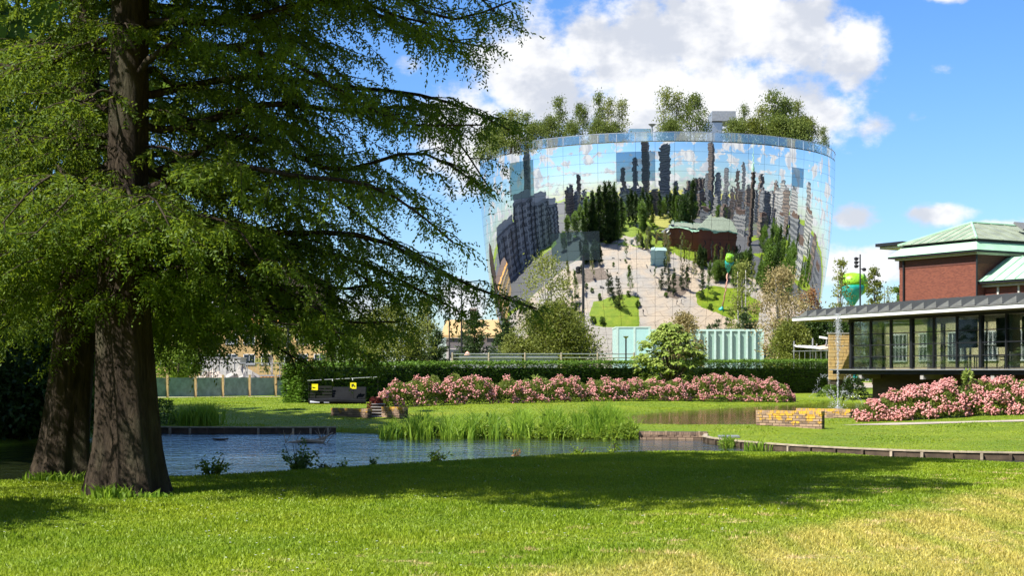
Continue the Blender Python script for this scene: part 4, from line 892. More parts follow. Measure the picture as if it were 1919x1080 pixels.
shoot('leafy green shrub behind the iris clump beside the big trunk', 306, 748, 56, 1.25, .75, 900, 'green', 51, .16, .06, 'bank_shrub', 'shrub')
shoot('low yellow-green shrub between trunk and iris clump', 340, 770, 57, .9, .7, 500, 'bright', 52, .14, .06, 'bank_shrub', 'shrub')
# plants along the near bank
for px, py, Y, h, r, n, leaf, lab in ((400, 856, 23.6, .34, .34, 420, 'bright', 'light green bushy plant on the near bank right of the trunk'), (557, 826, 25.2, .56, .40, 760, 'green', 'largest dark bushy plant on the near bank before the water'), (640, 866, 25.4, .18, .10, 60, 'green', 'small plant right of the large dark bank plant'),
                                     (700, 860, 26.0, .2, .07, 60, 'green', 'single small upright plant on the near bank'), (820, 845, 27.2, .26, .24, 260, 'bright', 'bright green plant on the near bank below the reeds'), (612, 868, 25.0, .15, .2, 70, 'dark', 'low plant at the foot of the large dark bank plant'),
                                     (972, 838, 29.6, .25, .1, 50, 'rust', 'thin reddish dock stem on the near bank'), (1085, 836, 30.4, .22, .28, 120, 'bright', 'sparse bright grass-like plant on the near bank'), (1150, 828, 30.6, .3, .16, 110, 'bright', 'upright bright plant near the right end of the reeds'), (1360, 826, 30.9, .26, .12, 60, 'bright', 'small bright plant near the dam')):
    shoot(lab, px, py, Y, h, r, n, leaf, int(px), .075, .035, 'bank_plant', 'plant')

# ------------------------------------------------------------------ low brick walls, steps, dam
def brick_wall(name, label, a, b, z0, z1, th=.22, face=-1):
    a, b = Vector((*a, 0)), Vector((*b, 0)); d = b - a; L = d.length; d.normalize()
    root = thing(name, label, 'wall', (a.x, a.y, z0), rz=math.atan2(d.y, d.x))
    MB().box(.01, L - .01, .012, th - .012, -.12, z1 - z0 - .02).build('mortar', M['mortar'], root, False, True)
    bw, bh, g = .235, .075, .016; rows = max(1, round((z1 - z0) / (bh + g))); cells = {}
    def brick(l, dz, dy, x, y, z):
        key = (round(l, 3), round(dz, 3), round(dy, 3))
        if key not in cells:
            m = MB().box(0, l, 0, dy, 0, dz); me = bpy.data.meshes.new('brick'); me.from_pydata(m.v, [], m.f); me.materials.append(M['wallbrick']); cells[key] = me
        o = bpy.data.objects.new('brick', cells[key]); COL.objects.link(o); o.parent = root; o.location = (x, y, z); o.rotation_euler = (rnd.gauss(0, .008), rnd.gauss(0, .01), rnd.gauss(0, .008))
    hh = (z1 - z0) / rows
    for r in range(rows - 1):
        x = 0 if r % 2 == 0 else -.11
        while x < L - .03:
            x0, x1 = max(0, x), min(L, x + bw); 
            if x1 - x0 > .04: brick(x1 - x0, hh - g, .1, x0, rnd.uniform(-.012, .004), r * hh)
            x += bw + g
    k = int(L / .075)
    for i in range(k): brick(L / k - .008, .1 if rows > 1 else hh, th + .02, i * L / k, -.014 + rnd.uniform(-.006, .006), (rows - 1) * hh - .03 + .0)
    return root
brick_wall('brick_wall', 'low lichened brick wall nearest on the right lawn by the basin', (X(1417, 50.4), 50.4), (X(1540, 48.8), 48.8), -.32, Z(769, 50.0))
brick_wall('brick_wall', 'low lichened brick wall behind the nearer one below the fountain', (X(1492, 58.6), 58.6), (X(1594, 56.9), 56.9), -.28, Z(766, 57.8), .3)
brick_wall('brick_dam', 'low lichened brick dam between basin and pond', (X(1197, 47.9), 47.9), (X(1326, 47.6), 47.6), -.62, Z(808.5, 47.9), .5)
brick_wall('brick_wall', 'low orange-lichened brick wall left of the garden steps', (X(618, 60.4), 60.8), (X(690, 59.4), 59.4), -.35, Z(765, 60))
brick_wall('brick_wall', 'low orange-lichened brick wall right of the garden steps', (X(716, 60), 59.8), (X(758, 59), 58.8), -.35, Z(762, 60))
def make_steps():
    root = thing('garden_steps', 'dark stone steps between the two lichened brick walls', 'steps', (X(703, 60), 60, -.35))
    for k in range(5): z = -.34 + k * .115; MB().box(X(692, 60), X(716, 60), 59.7 + k * .33, 60.1 + k * .33, z, z + .1).build('riser', M['wood'], root); MB().box(X(691.5, 60), X(716.5, 60), 59.66 + k * .33, 60.1 + k * .33, z + .101, z + .118).build('tread', M['concrete'], root)
make_steps()
# wooden edging of the lawns
def edging(label, pts, zt, zb, step):
    pts = [Vector((*q, 0)) for q in pts]; root = thing('wooden_edging', label, 'edging', (pts[0].x, pts[0].y, zb))
    for a, b in zip(pts, pts[1:]):
        d = (b - a); L = d.length; d.normalize(); n = Vector((d.y, -d.x, 0)); n = -n if n.y > 0 else n
        MB().ob(a + Vector((0, 0, zb)), d * (L + .02), n * .05, (0, 0, zt - zb - .05)).build('board', M['wood'], root)
        MB().ob(a + Vector((0, 0, zt - .045)) - n * .05, d * (L + .02), n * .13, (0, 0, .04)).build('cap_board', M['woodpale'], root)
        k = max(1, round(L / step))
        for i in range(k): q = a + d * (L * (i + .5) / k) + n * .052; MB().ob(q + Vector((0, 0, zb - .1)), d * .07, n * .07, (0, 0, zt - zb + .045)).build('post', M['woodpale'] if rnd.random() < .35 else M['wood'], root)
edging('wooden edging along the lawn at the left side of the pond', [(-12.4, 52.6), (-11.6, 52.35), (-8.6, 52.3), (-6.2, 52.5)], -.36, -.75, .62)
edging('curved wooden edging of the right lawn along the water', [(6.15, 47.4), (5.95, 46.2), (6.02, 44.9), (6.45, 43.2), (7.05, 41.7), (7.75, 40.35), (8.8, 39.0), (10.0, 37.85), (11.3, 37.2), (12.6, 36.8), (15.5, 35.6), (20, 34.2)], -.40, -.8, .8)
def make_small():
    q = P(1365, 809, 45.6); o = MB().ob((X(1347, 45), 44.9, gz(X(1365, 45), 45) + .015), (.62, 0, 0), (.06, .75, 0), (0, 0, .05)).build('hatch_cover', M['galv']); tag(o, 'flat grey metal hatch cover lying on the lawn by the dam', 'hatch cover')
    # path on the right and path at the left
    tag(MB().add([(x, y, gz(x, y) + .012) for x, y in ((11.2, 50.9), (13, 50.5), (16.0, 49.9), (20, 49.2), (20, 50.9), (16, 51.0), (13, 51.6))], [tuple(range(7))]).build('garden_path', M['path']), kind='structure')
    tag(MB().add([(x, y, gz(x, y) + .012) for x, y in ((-26, 84), (-12.6, 90.0), (-12.4, 91.6), (-26.5, 86))], [(0, 1, 2, 3)]).build('footpath', M['path']), kind='structure')
    # drift wood
    c = P(585, 818, 45.5); root = thing('driftwood', 'half sunken brown branch with bare twigs in the pond', 'branch', (c.x, c.y, -.6))
    r = random.Random(9); mb = MB()
    mb.tube([(c.x - .75, c.y, -.60), (c.x - .2, c.y + .05, -.54), (c.x + .35, c.y, -.57)], [.03, .06, .05], 6); mb.tube([(c.x - .3, c.y + .1, -.58), (c.x + .25, c.y + .1, -.52), (c.x + .62, c.y + .1, -.3)], [.05, .05, .02], 6); mb.build('log', M['woodpale'], root)
    for k in range(11):
        x = c.x + r.choice([-.8, -.5, .2, .35, .45]); d = r.uniform(-.3, .35); MB().tube([(x, c.y, -.6), (x + d * .5, c.y, -.42), (x + d, c.y + r.uniform(-.1, .1), r.uniform(-.33, -.12))], [.016, .012, .005], 4).build('twig', M['woodpale'], root)
    c = P(415, 826, 47); o = MB().tube([(c.x - .28, c.y, -.56), (c.x, c.y, -.575), (c.x + .22, c.y, -.55)], [.02, .045, .015], 6).build('floating_log', M['wood']); tag(o, 'small dark stick floating on the left part of the pond', 'stick')
make_small()
def make_fountain():
    rng = np.random.default_rng(77); Y = 62.0; x0 = X(1570, Y); zb = -.33; zt = Z(588, Y)
    root = thing('fountain_jets', 'tall white fountain jet with small side jets behind the brick walls', 'fountain', (x0, Y, zb))
    MB().lathe((x0, Y, zb - .35), [(.10, 0), (.10, .36), (.05, .40)], 10).build('nozzle', M['steel'], root)
    P_, r_ = [], []
    n = 1300; t = rng.random(n); P_.append(np.stack([x0 + rng.normal(0, 1, n) * (.012 + .05 * t ** 2), Y + rng.normal(0, 1, n) * (.012 + .05 * t ** 2), zb + t * (zt - zb)], 1)); r_.append(rng.uniform(.004, .014, n) * (1.15 - .3 * t))
    n = 800; t = rng.random(n) ** .6; P_.append(np.stack([x0 + rng.normal(0, .075, n) + .05 * (1 - t), Y + rng.normal(0, .08, n), zb + (.62 + .38 * t) * (zt - zb)], 1)); r_.append(rng.uniform(.004, .015, n))
    for dx, dy, hh in ((-.9, 0, 1.75), (.75, .1, 1.75), (-.35, .4, 1.1), (.35, -.4, 1.1), (-1.15, .2, 1.15), (1.0, -.1, .9)):
        n = 110; t = np.sort(rng.random(n)); P_.append(np.stack([x0 + dx * t + rng.normal(0, .02 + .03 * t, n), Y + dy * t + rng.normal(0, .02, n), zb + 4 * hh * (t * .78) * (1 - t * .78) + rng.normal(0, .02 + .05 * t, n)], 1)); r_.append(rng.uniform(.004, .015, n))
    n = 1000; a = rng.uniform(0, 6.28, n); q = np.abs(rng.normal(0, .3, n)); P_.append(np.stack([x0 + q * np.cos(a), Y + q * np.sin(a), zb + np.abs(rng.normal(0, .28, n)) * np.exp(-q * 1.2)], 1)); r_.append(rng.uniform(.004, .016, n))
    Pt = np.concatenate(P_); r = np.concatenate(r_)[:, None, None]; O = np.array([(1, 0, 0), (-1, 0, 0), (0, 1, 0), (0, -1, 0), (0, 0, 1.5), (0, 0, -1.5)])
    V = (Pt[:, None] + O[None] * r).reshape(-1, 3) - np.array(ORG[root.name]); b = np.arange(len(Pt))[:, None] * 6
    T = np.concatenate([b + np.array([f]) for f in ((0, 2, 4), (2, 1, 4), (1, 3, 4), (3, 0, 4), (2, 0, 5), (1, 2, 5), (3, 1, 5), (0, 3, 5))])
    o = link('water_drops', np_mesh('water_drops', V, T), M['drop'], root); tag(o, kind='stuff')
make_fountain()

# ------------------------------------------------------------------ planting between hedge and bowl
def conifer_mesh(seed, h, r, n_wh=16, flat=.1, L=.30, W=.06, dens=1.0):
    rng = np.random.default_rng(seed); pts, dirs = [], []; mb = MB().tube([(0, 0, -.05), (0, 0, h * .5), (0, 0, h * .97)], [.035 * h * .5, .02 * h * .5, .01], 6)
    for w in range(n_wh):
        t = (w + rng.random() * .5) / n_wh; z0 = h * (.06 + .9 * t); l = r * (1 - t) ** .8 * rng.uniform(.75, 1.15) + .12
        for k in range(6):
            a = rng.uniform(0, 6.28); ll = l * rng.uniform(.6, 1.1); d = np.array([math.cos(a), math.sin(a), flat + .35 * t]); b = np.array([0, 0, z0]); e = b + d * ll - np.array([0, 0, .12 * ll * (1 - t)])
            mb.tube([tuple(b), tuple(e)], [.018, .005], 4, False)
            m = max(6, int(46 * ll * dens)); s = rng.random(m) ** .7; p = b + (e - b) * s[:, None] + rng.normal(0, .09 * ll ** .5, (m, 3)); pts.append(p); dirs.append(d * .5 + rng.normal(0, .65, (m, 3)) + np.array([0, 0, .25]))
    p = np.concatenate(pts); V, Q = leaf_arrays(p, np.concatenate(dirs), rng.uniform(.6, 1.3, len(p)) * L, W * np.ones(len(p)), rng)
    tm = bpy.data.meshes.new('trunk'); tm.from_pydata(mb.v, [], mb.f); return tm, np_mesh('crown', V, Q, rng.random(len(p)))
def grove():
    spec = [  # shape, px, top row, width px, Y, leaf, bark, stems, clumps, per, label
        ('round', 735, 574, 150, 118, 'olive', 'bark2', 3, 110, 60, 'wide olive green willow-like tree left of the pale birch'), ('round', 690, 604, 110, 124, 'green', 'bark2', 2, 70, 50, 'green tree half hidden behind the hanging cypress branches'),
        ('cone', 797, 560, 70, 128, 'birchleaf', 'birch', 2, 44, 46, 'pale airy birch left of the two tall lamp posts'), ('round', 1025, 478, 120, 136, 'birchleaf', 'birch', 3, 70, 44, 'airy birch with white stems in front of the left side of the bowl'),
        ('dome', 1042, 572, 160, 119, 'olive', 'bark2', 5, 190, 70, 'large round yellow-green shrub in front of the bowl'), ('dome', 962, 618, 60, 118, 'birchleaf', 'bark2', 4, 40, 40, 'small pale shrub left of the large round shrub'),
        ('dome', 1282, 590, 84, 112, 'dry', 'bark2', 4, 70, 50, 'yellowish shrub rising behind the sumac'), ('cone', 1392, 490, 84, 170, 'birchleaf', 'birch', 3, 46, 40, 'airy birch with white stems right of centre before the bowl'),
        ('round', 1470, 498, 110, 132, 'dry', 'birch', 4, 80, 44, 'straw-coloured birch with pale stems at the right of the bowl'), ('dome', 1482, 606, 96, 121, 'olive', 'bark2', 5, 100, 60, 'olive shrub at the foot of the straw-coloured birch'),
        ('dome', 1526, 596, 96, 126, 'dark', 'bark2', 4, 110, 60, 'dark green shrub left of the sandstone wall'), ('round', 1516, 536, 50, 146, 'rust', 'bark2', 2, 36, 36, 'small rust-brown tree beside the right edge of the bowl'), ('dome', 1580, 588, 90, 130, 'dark', 'bark2', 4, 90, 50, 'dark shrub under the pavilion eave'),
        ('cone', 1577, 486, 66, 168, 'birchleaf', 'birch', 2, 30, 30, 'thin airy birch around the green and teal sculpture'), ('column', 1638, 500, 40, 166, 'olive', 'bark2', 1, 46, 44, 'slim columnar tree right of the lamp mast'), ('round', 1664, 522, 60, 172, 'birchleaf', 'bark2', 3, 16, 26, 'nearly bare small tree beside the brick museum'), ('column', 1681, 532, 26, 165, 'green', 'bark2', 1, 20, 36, 'narrow green tree at the museum corner'),
        ('round', 322, 588, 110, 92, 'bright', 'bark2', 2, 90, 60, 'bright green tree just right of the big trunks'), ('round', 628, 570, 90, 150, 'green', 'bark2', 2, 50, 44, 'green tree behind the cypress near the school')]
    for i, (sh, px, top, w, Y, leaf, bark, st, cl, per, lab) in enumerate(spec):
        h = Z(top, Y); r = w / F * Y / 2; lo = .12 * h if sh in ('dome',) else .2 * h; lf = .0022 * Y
        place_tree('tree' if sh != 'dome' else 'shrub', lab, 'tree' if sh != 'dome' else 'shrub', tree_mesh(100 + i, sh, r * .92, h, lo, int(cl * 1.35), int(per * 1.3), lf * .75, lf * .48, r * .17 + .06, .03 + .012 * h, .25, st, 16), (X(px, Y), Y, 0), leaf, bark, rz=i)
    con = [(818, 616, 74, 122, 'dark conifer in front of the pale birch'), (889, 577, 92, 130, 'layered pine behind the tallest lamp post'), (946, 590, 80, 126, 'dark pine left of the bowl foot'), (1000, 600, 80, 132, 'dark conifer behind the large round shrub'), (1078, 546, 60, 128, 'dark conifer behind the black lamp post'), (1400, 570, 80, 166, 'dark green pine above the glass box roof'), (1345, 594, 40, 172, 'small dark pine behind the glass box'), (775, 612, 60, 120, 'low dark conifer right of the willow-like tree')]
    for i, (px, top, w, Y, lab) in enumerate(con):
        h = Z(top, Y); place_tree('conifer', lab, 'tree', conifer_mesh(200 + i, h, w / F * Y / 2 * 1.15, 15, .12, .34, .085, 1.25), (X(px, Y), Y, 0), 'conifer', 'bark2')
    # dark trees on the left bank, and an unseen tree added to shade the near lawn
    for i, (x, y, h, r, leaf, lab) in enumerate(((-17.0, 46.5, 7.5, 3.6, 'dark', 'dark green tree overhanging the water left of the trunks'), (-14.6, 47.6, 3.0, 1.7, 'green', 'low green shrub on the left bank behind the left trunk'), (-19.0, 48.0, 11, 3.6, 'dark', 'taller dark tree further left on the bank'), (-17.5, 57, 6.5, 2.8, 'green', 'green tree on the left bank behind the dark one'), (-15.0, 44.8, 2.2, 1.5, 'dark', 'dark low shrub touching the water at the left bank'), (-22.5, 63, 11, 4.5, 'green', 'tall green tree at the far left beyond the pond'), (-10.2, 14.4, 6.0, 2.4, 'green', 'small unseen tree added beyond the left edge to dapple the near lawn with shade'))):
        place_tree('bank_tree', lab, 'tree', tree_mesh(300 + i, 'round', r, h, .35, 150, 90, .22, .12, r * .2, .15, .4, 1, 14), (x, y, gz(x, y)), leaf, 'bark2')
grove()
def lamp_post(label, px, top, Y, heads, r=.075, cat='lamp post'):
    q = (X(px, Y), Y, 0); zt = Z(top, Y); root = thing('lamp_post', label, cat, q)
    MB().tube([(q[0], Y, 0), (q[0], Y, zt * .3), (q[0], Y, zt)], [r * 1.25, r * 1.05, r * .7], 8).build('pole', M['steel'], root)
    for side, py in heads:
        z = Z(py, Y); o = MB().tube([(q[0] + side * .1, Y, z + .05), (q[0] + side * .34, Y, z)], .05, 6).lathe((q[0] + side * .42, Y, z - .2), [(.12, 0), (.22, .1), (.22, .28), (.1, .36)], 10).build('spotlight', M['black'], root)
lamp_post('tallest dark lamp post with round spotlights left of the bowl', 865, 517, 128, ((-1, 525), (1, 538), (1, 544)))
lamp_post('shorter distant lamp post left of the tallest one', 842, 544, 165, ((1, 549), (1, 556)))
lamp_post('dark lamp post standing before the mirrored plaza left of the glass box', 1093, 479, 126, ((-1, 503), (-1, 509)), .13)
lamp_post('dark mast with four spotlights above the pavilion roof', 1612, 477, 158, ((-1, 485), (-1, 492), (-1, 499), (1, 505)), .1)
lamp_post('dark pole at the left end of the hedge by the footpath', 540, 560, 90, (), .06, 'pole')
def path_lamp():
    Y = 114; x = X(1173, Y); root = thing('path_lamp', 'small grey path lamp with conical head before the teal panel', 'lamp', (x, Y, 0))
    MB().tube([(x, Y, 0), (x, Y, Z(634, Y))], .06, 8).build('pole', M['steel'], root); MB().lathe((x, Y, Z(635, Y)), [(.06, 0), (.2, .14), (.22, .18), (.05, .2)], 12).build('lamp_head', M['galv'], root)
    Y = 116; x = X(876, Y); root = thing('bollard_light', 'small bell-shaped post light above the hedge by the railing', 'lamp', (x, Y, 0))
    MB().tube([(x, Y, 0), (x, Y, Z(664, Y))], .05, 8).build('pole', M['galv'], root); MB().lathe((x, Y, Z(666, Y)), [(.26, 0), (.22, .1), (.1, .22), (.02, .3)], 12).build('lamp_head', M['pink'], root)
path_lamp()
def make_railing():
    Y = 115; root = thing('park_railing', 'low pale park railing with grey panels behind the hedge', 'railing', (X(850, Y), Y, 0))
    px = 848
    while px < 1190:
        x = X(px, Y); MB().tube([(x, Y, 0), (x, Y, Z(661, Y))], .07, 7).build('post', M['woodpale'], root); px += 68
    for z in (664, 671): MB().tube([(X(848, Y), Y, Z(z, Y)), (X(1190, Y), Y, Z(z, Y))], .04, 6).build('rail', M['alu'], root)
    for a, b in ((860, 914), (918, 978), (985, 1045)): MB().box(X(a, Y), X(b, Y), Y + .05, Y + .08, .3, Z(666, Y)).build('panel', M['galv'], root)
make_railing()
def make_glass_box():
    Y = 155.0; root = thing('glass_pavilion', 'teal glass box pavilion standing before the mirrored bowl', 'pavilion', (X(1155, Y), Y, 0)); zt = Z(612.5, Y); z2 = Z(617.5, Y)
    def B(n, mb, m, p=root): return mb.build(n, M[m], p)
    x0, x1, x2, x3 = X(1155, Y), X(1219, Y), X(1322, Y), X(1429, Y)
    B('solid_end', MB().box(x0, x1, Y, Y + 6, 0, zt - .12), 'teal'); B('end_cap', MB().box(x0 - .06, x1 + .06, Y - .06, Y + 6, zt - .12, zt), 'tealframe')
    for a in (x0, (x0 + x1) / 2, x1 - .22): B('end_rib', MB().box(a, a + .22, Y - .05, Y - .002, 0, zt - .122), 'tealframe')
    B('rear_wall', MB().box(x1 + .02, x3 - .02, Y + 5.6, Y + 5.9, 0, z2 - .25), 'teal'); B('roof_slab', MB().box(x1 + .02, x3, Y + .05, Y + 6, z2 - .2, z2 - .06), 'tealframe'); B('top_rail', MB().box(x1 + .08, x3 + .05, Y - .1, Y + .045, z2 - .2, z2), 'tealframe')
    n = 14; w = (x3 - x1) / n
    for k in range(n + 1):
        a = x1 + .1 + k * (x3 - x1 - .1) / n; B('fin', MB().box(a - .10, a + .10, Y - .24, Y + .03, 0, z2 - .21), 'tealframe')
        if k < n:
            for z0, z1 in ((.05, 2.45), (2.55, z2 - .22)): B('pane', MB().box(a + .12, a + w - .12, Y + .035, Y + .05, z0, z1), 'tealglass')
            B('transom', MB().box(a + .11, a + w - .11, Y - .0, Y + .034, 2.45, 2.55), 'tealframe')
            if k % 2: B('blind', MB().box(a + .2, a + w * .7, Y + .5, Y + .52, .3, 4.0), 'curtain')
    B('side_glass', MB().box(x3, x3 + .03, Y + .1, Y + 5.8, 0, z2 - .25), 'tealglass')
make_glass_box()
def make_sculpture():
    Y = 212; x = X(1597, Y); root = thing('balloon_sculpture', 'giant teal cone sculpture topped with lime green leaves on a pink stem', 'sculpture', (x, Y, 0))
    a = Z(573, Y)
    MB().tube([(x, Y, 0), (x + .1, Y, a * .5), (x, Y, a + .4)], [.35, .28, .3], 10).build('stem', M['pink'], root, True)
    MB().lathe((x, Y, a), [(.35, 0), (.75, .6), (1.3, 1.4), (1.72, 2.1), (1.9, 2.7), (1.85, 2.8), (.4, 2.85)], 20).build('cone', M['teals'], root, True)
    MB().lathe((x, Y, a + 2.78), [(1.7, 0), (1.85, .5), (1.7, 1.2), (1.1, 1.75), (.2, 1.9)], 16).build('cap', M['limes'], root, True)
    r = random.Random(4)
    for k in range(26):
        b = r.uniform(0, 6.28); q = r.uniform(1.3, 1.8); z = a + 2.7 + r.uniform(0, .8); c = Vector((x + q * math.cos(b), Y + q * math.sin(b), z)); o = Vector((math.cos(b), math.sin(b), 0)); s = Vector((-math.sin(b), math.cos(b), 0)); hgt = r.uniform(.7, 1.3)
        MB().add([c - s * .12, c + s * .12, c + s * .34 + o * .22 + Vector((0, 0, hgt * .55)), c + o * .05 + Vector((0, 0, hgt)), c - s * .34 + o * .22 + Vector((0, 0, hgt * .55)), c + o * .12 + Vector((0, 0, hgt * .5))], [(0, 1, 5), (1, 2, 5), (2, 3, 5), (3, 4, 5), (4, 0, 5)]).build('leaf', M['limes'], root)
    MB().lathe((x + 1.3, Y - .3, a + 1.5), [(.1, 0), (.7, .5), (1.0, 1.3), (.8, 2.2), (.2, 2.8)], 14).build('bud', M['green'] if False else M['limes'], root, True)
    MB().lathe((x, Y, 0), [(1.4, 0), (1.0, .5), (.5, .9), (.2, 1.3)], 12).build('foot_leaves', M['teals'], root, True)
make_sculpture()

# ------------------------------------------------------------------ black equipment with yellow plates by the hedge end
def make_black_box():
    Y = 70.5; x0, x1 = X(580, Y), X(684, Y); root = thing('covered_equipment', 'black covered equipment chest with slats at the left end of the hedge', 'chest', (x0, Y, gz(x0, Y)))
    g = gz(x0, Y)
    def B(n, mb, m, p=root): return mb.build(n, M[m], p)
    B('lower_chest', MB().box(x0, x1, Y, Y + .6, g + .05, Z(748, Y)), 'black')
    B('cover_roll', MB().tube([(x0 - .03, Y - .04, Z(753, Y)), (x1 * .5 + x0 * .5, Y - .06, Z(752, Y)), (x1, Y - .02, Z(754, Y))], [.15, .17, .14], 10), 'tarp')
    for i, py in enumerate((746, 740, 734, 728)): B('slat', MB().box(x0 + .02, X(622, Y), Y - .03 + .04 * i, Y + .02 + .04 * i, Z(py, Y), Z(py - 4.2, Y)), 'black')
    B('upper_cover', MB().ob((X(622, Y), Y + .05, Z(747, Y)), (x1 - X(622, Y), 0, 0), (0, .5, 0), (0, .25, Z(726, Y) - Z(747, Y))), 'tarp')
    for a, b in ((582, 600), (608, 618)): B('metal_plate', MB().ob((X(a, Y), Y - .215, Z(755, Y)), (X(b, Y) - X(a, Y), 0, 0), (0, .012, 0), (0, .04, .11)), 'galv')
    for a in (x0 + .05, x1 - .1, (x0 + x1) / 2): B('leg', MB().box(a, a + .07, Y + .02, Y + .55, g - .05, g + .05), 'steel')
    for px, py, lab in ((590, 726, 'yellow square warning plate on a post left in front of the hedge end'), (662, 723.5, 'yellow warning plate with black print right in front of the hedge end')):
        c = P(px, py, Y - .1); r2 = thing('warning_plate', lab, 'sign', (c.x, c.y, g)); 
        MB().tube([(c.x, c.y + .05, g), (c.x, c.y + .05, c.z + .1)], .018, 6).build('post', M['steel'], r2)
        MB().ob((c.x - .145, c.y - .01, c.z - .145), (.29, 0, 0), (0, .02, 0), (0, 0, .29)).build('plate', M['yellow'], r2)
        if px > 600:
            for ax, az, w, h in ((-.08, -.06, .05, .14), (-.02, -.02, .05, .11), (.05, -.07, .04, .09)): MB().ob((c.x + ax, c.y - .016, c.z + az), (w, 0, 0), (0, .004, 0), (0, 0, h)).build('print', M['ink'], r2)
    r3 = thing('hanging_rail', 'thin pale rail with three small clips in front of the hedge', 'rail', (X(655, Y + .8), Y + .8, g)); a, b = P(576, 714, Y + .8), P(711, 707, Y + .8)
    MB().tube([a, b], .018, 6).build('rail', M['alu'], r3)
    for t in (.35, .63, .92): c = a.lerp(b, t); MB().tube([c, c - Vector((0, 0, .09))], [.03, .02], 6).build('clip', M['white'], r3)
    for t in (.02, .98): c = a.lerp(b, t); MB().tube([(c.x, c.y + .03, g), (c.x, c.y + .03, c.z)], .015, 5).build('post', M['black'], r3)
make_black_box()

# ------------------------------------------------------------------ building site and school on the left
def make_site():
    A, B_ = Vector((X(200, 84), 84.5, 0)), Vector((X(562, 92), 92.5, 0)); d = (B_ - A); L = d.length; d.normalize()
    root = thing('site_fence', 'low wooden post fence with green mesh along the footpath', 'fence', A)
    k = int(L / 1.75)
    for i in range(k + 1):
        p = A + d * (L * i / k); MB().ob(p + Vector((-.06, -.06, -.1)), (.12, 0, 0), (0, .12, 0), (0, 0, 1.45)).build('post', M['post'], root)
        if i < k: q = A + d * (L * (i + .04) / k); MB().ob(q + Vector((0, .08, .08)), d * (L / k * .93), (0, .02, 0), (0, 0, 1.1)).build('mesh_panel', M['mesh'], root)
    A2 = Vector((X(270, 100), 100, 0))
    root = thing('mesh_barrier', 'tall grey wire mesh site barrier right of the trunk', 'fence', A2)
    for i in range(5):
        a = A2 + Vector((i * 2.2, .6 * i, 0)); z = 2.1
        fr = MB().tube([a, a + Vector((0, 0, z))], .025, 6).tube([a + Vector((0, 0, z)), a + Vector((2.1, .55, z))], .025, 6).tube([a + Vector((2.1, .55, 0)), a + Vector((2.1, .55, z))], .025, 6).build('frame', M['galv'], root)
        for j in range(9): MB().tube([a + Vector((.2 + j * .2, .05 + .05 * j, 0)), a + Vector((.2 + j * .2, .05 + .05 * j, z))], .006, 4).build('wire', M['galv'], fr)
        for j in range(5): MB().tube([a + Vector((0, 0, .3 + j * .4)), a + Vector((2.1, .55, .3 + j * .4))], .006, 4).build('wire', M['galv'], fr)
    rng = np.random.default_rng(6)
    def heap(label, px, Y, w, h, mat):
        x = X(px, Y); mb = MB(); n, m = 22, 9; o = Vector((x, Y, -.05)); vs = []
        for j in range(m):
            t = j / (m - 1)
            for i in range(n): a = 2 * math.pi * i / n; r = w * (1 - t) ** .8 * (1 + .22 * rng.normal()); vs.append((x + r * math.cos(a), Y + r * .7 * math.sin(a), -.05 + h * t * (1 + .12 * rng.normal())))
        fs = [(j * n + i, j * n + (i + 1) % n, (j + 1) * n + (i + 1) % n, (j + 1) * n + i) for j in range(m - 1) for i in range(n)]
        mb.add(vs, fs); tag(mb.build('rubble_heap', M[mat]), label, 'heap')
    heap('pale rubble heap on the building site behind the fence', 400, 104, 2.6, 1.6, 'rubble'); heap('low sandy heap at the left of the building site', 296, 100, 1.6, .9, 'path'); heap('whitish rubble heap in the middle of the building site', 455, 106, 2.2, 1.9, 'concrete')
    def crate(name, label, cat, px0, px1, py, Y, mat, dep=2.2):
        root = thing(name, label, cat, (X(px0, Y), Y, 0)); x0, x1, z = X(px0, Y), X(px1, Y), Z(py, Y)
        MB().box(x0, x1, Y, Y + dep, .12, z).build('body', M[mat], root); MB().box(x0 - .06, x1 + .06, Y - .06, Y + dep + .06, z, z + .1).build('lid', M['galv'], root)
        for k in range(5): a = x0 + (x1 - x0) * (k + .1) / 5; MB().box(a, a + .08, Y - .05, Y - .002, .12, z).build('rib', M[mat], root)
        for a in (x0 + .1, x1 - .2): MB().box(a, a + .12, Y + .1, Y + dep - .1, 0, .12).build('skid', M['steel'], root)
    crate('skip', 'green waste skip on the building site beside the trunk', 'skip', 300, 334, 712, 98, 'skip'); crate('site_cabin', 'white site cabin behind the rubble heaps', 'cabin', 378, 450, 672, 116, 'cabin', 2.6); crate('site_cabin', 'orange-brown container on the right of the building site', 'container', 488, 520, 706, 105, 'orange')
    # school
    Y = 300; root = thing('school_building', 'tan brick school with orange eave strip and brown roof behind the trees', 'building', (X(180, Y), Y, 0)); x0, x1 = X(150, Y), X(612, Y)
    def B(n, mb, m, p=root): return mb.build(n, M[m], p)
    B('wall', MB().box(x0, x1, Y, Y + 14, -.2, Z(614, Y) - .003), 'tan'); B('white_band', MB().box(x0, x1, Y - .1, Y + 14, Z(614, Y), Z(607.5, Y)), 'white')
    n = 50; w = (x1 - x0) / n
    for k in range(n): B('eave_panel', MB().ob((x0 + k * w + .04, Y - .5, Z(607.5, Y)), (w - .08, 0, 0), (0, .08, 0), (0, .5, Z(597, Y) - Z(607.5, Y))), 'orange')
    B('roof', MB().add([(x0, Y - .1, Z(597, Y)), (x1, Y - .1, Z(597, Y)), (x1, Y + 7, Z(574, Y)), (x0, Y + 7, Z(574, Y)), (x0, Y + 14, Z(597, Y)), (x1, Y + 14, Z(597, Y))], [(0, 1, 2, 3), (3, 2, 5, 4), (0, 3, 4), (1, 5, 2), (0, 4, 5, 1)]), 'brownroof')
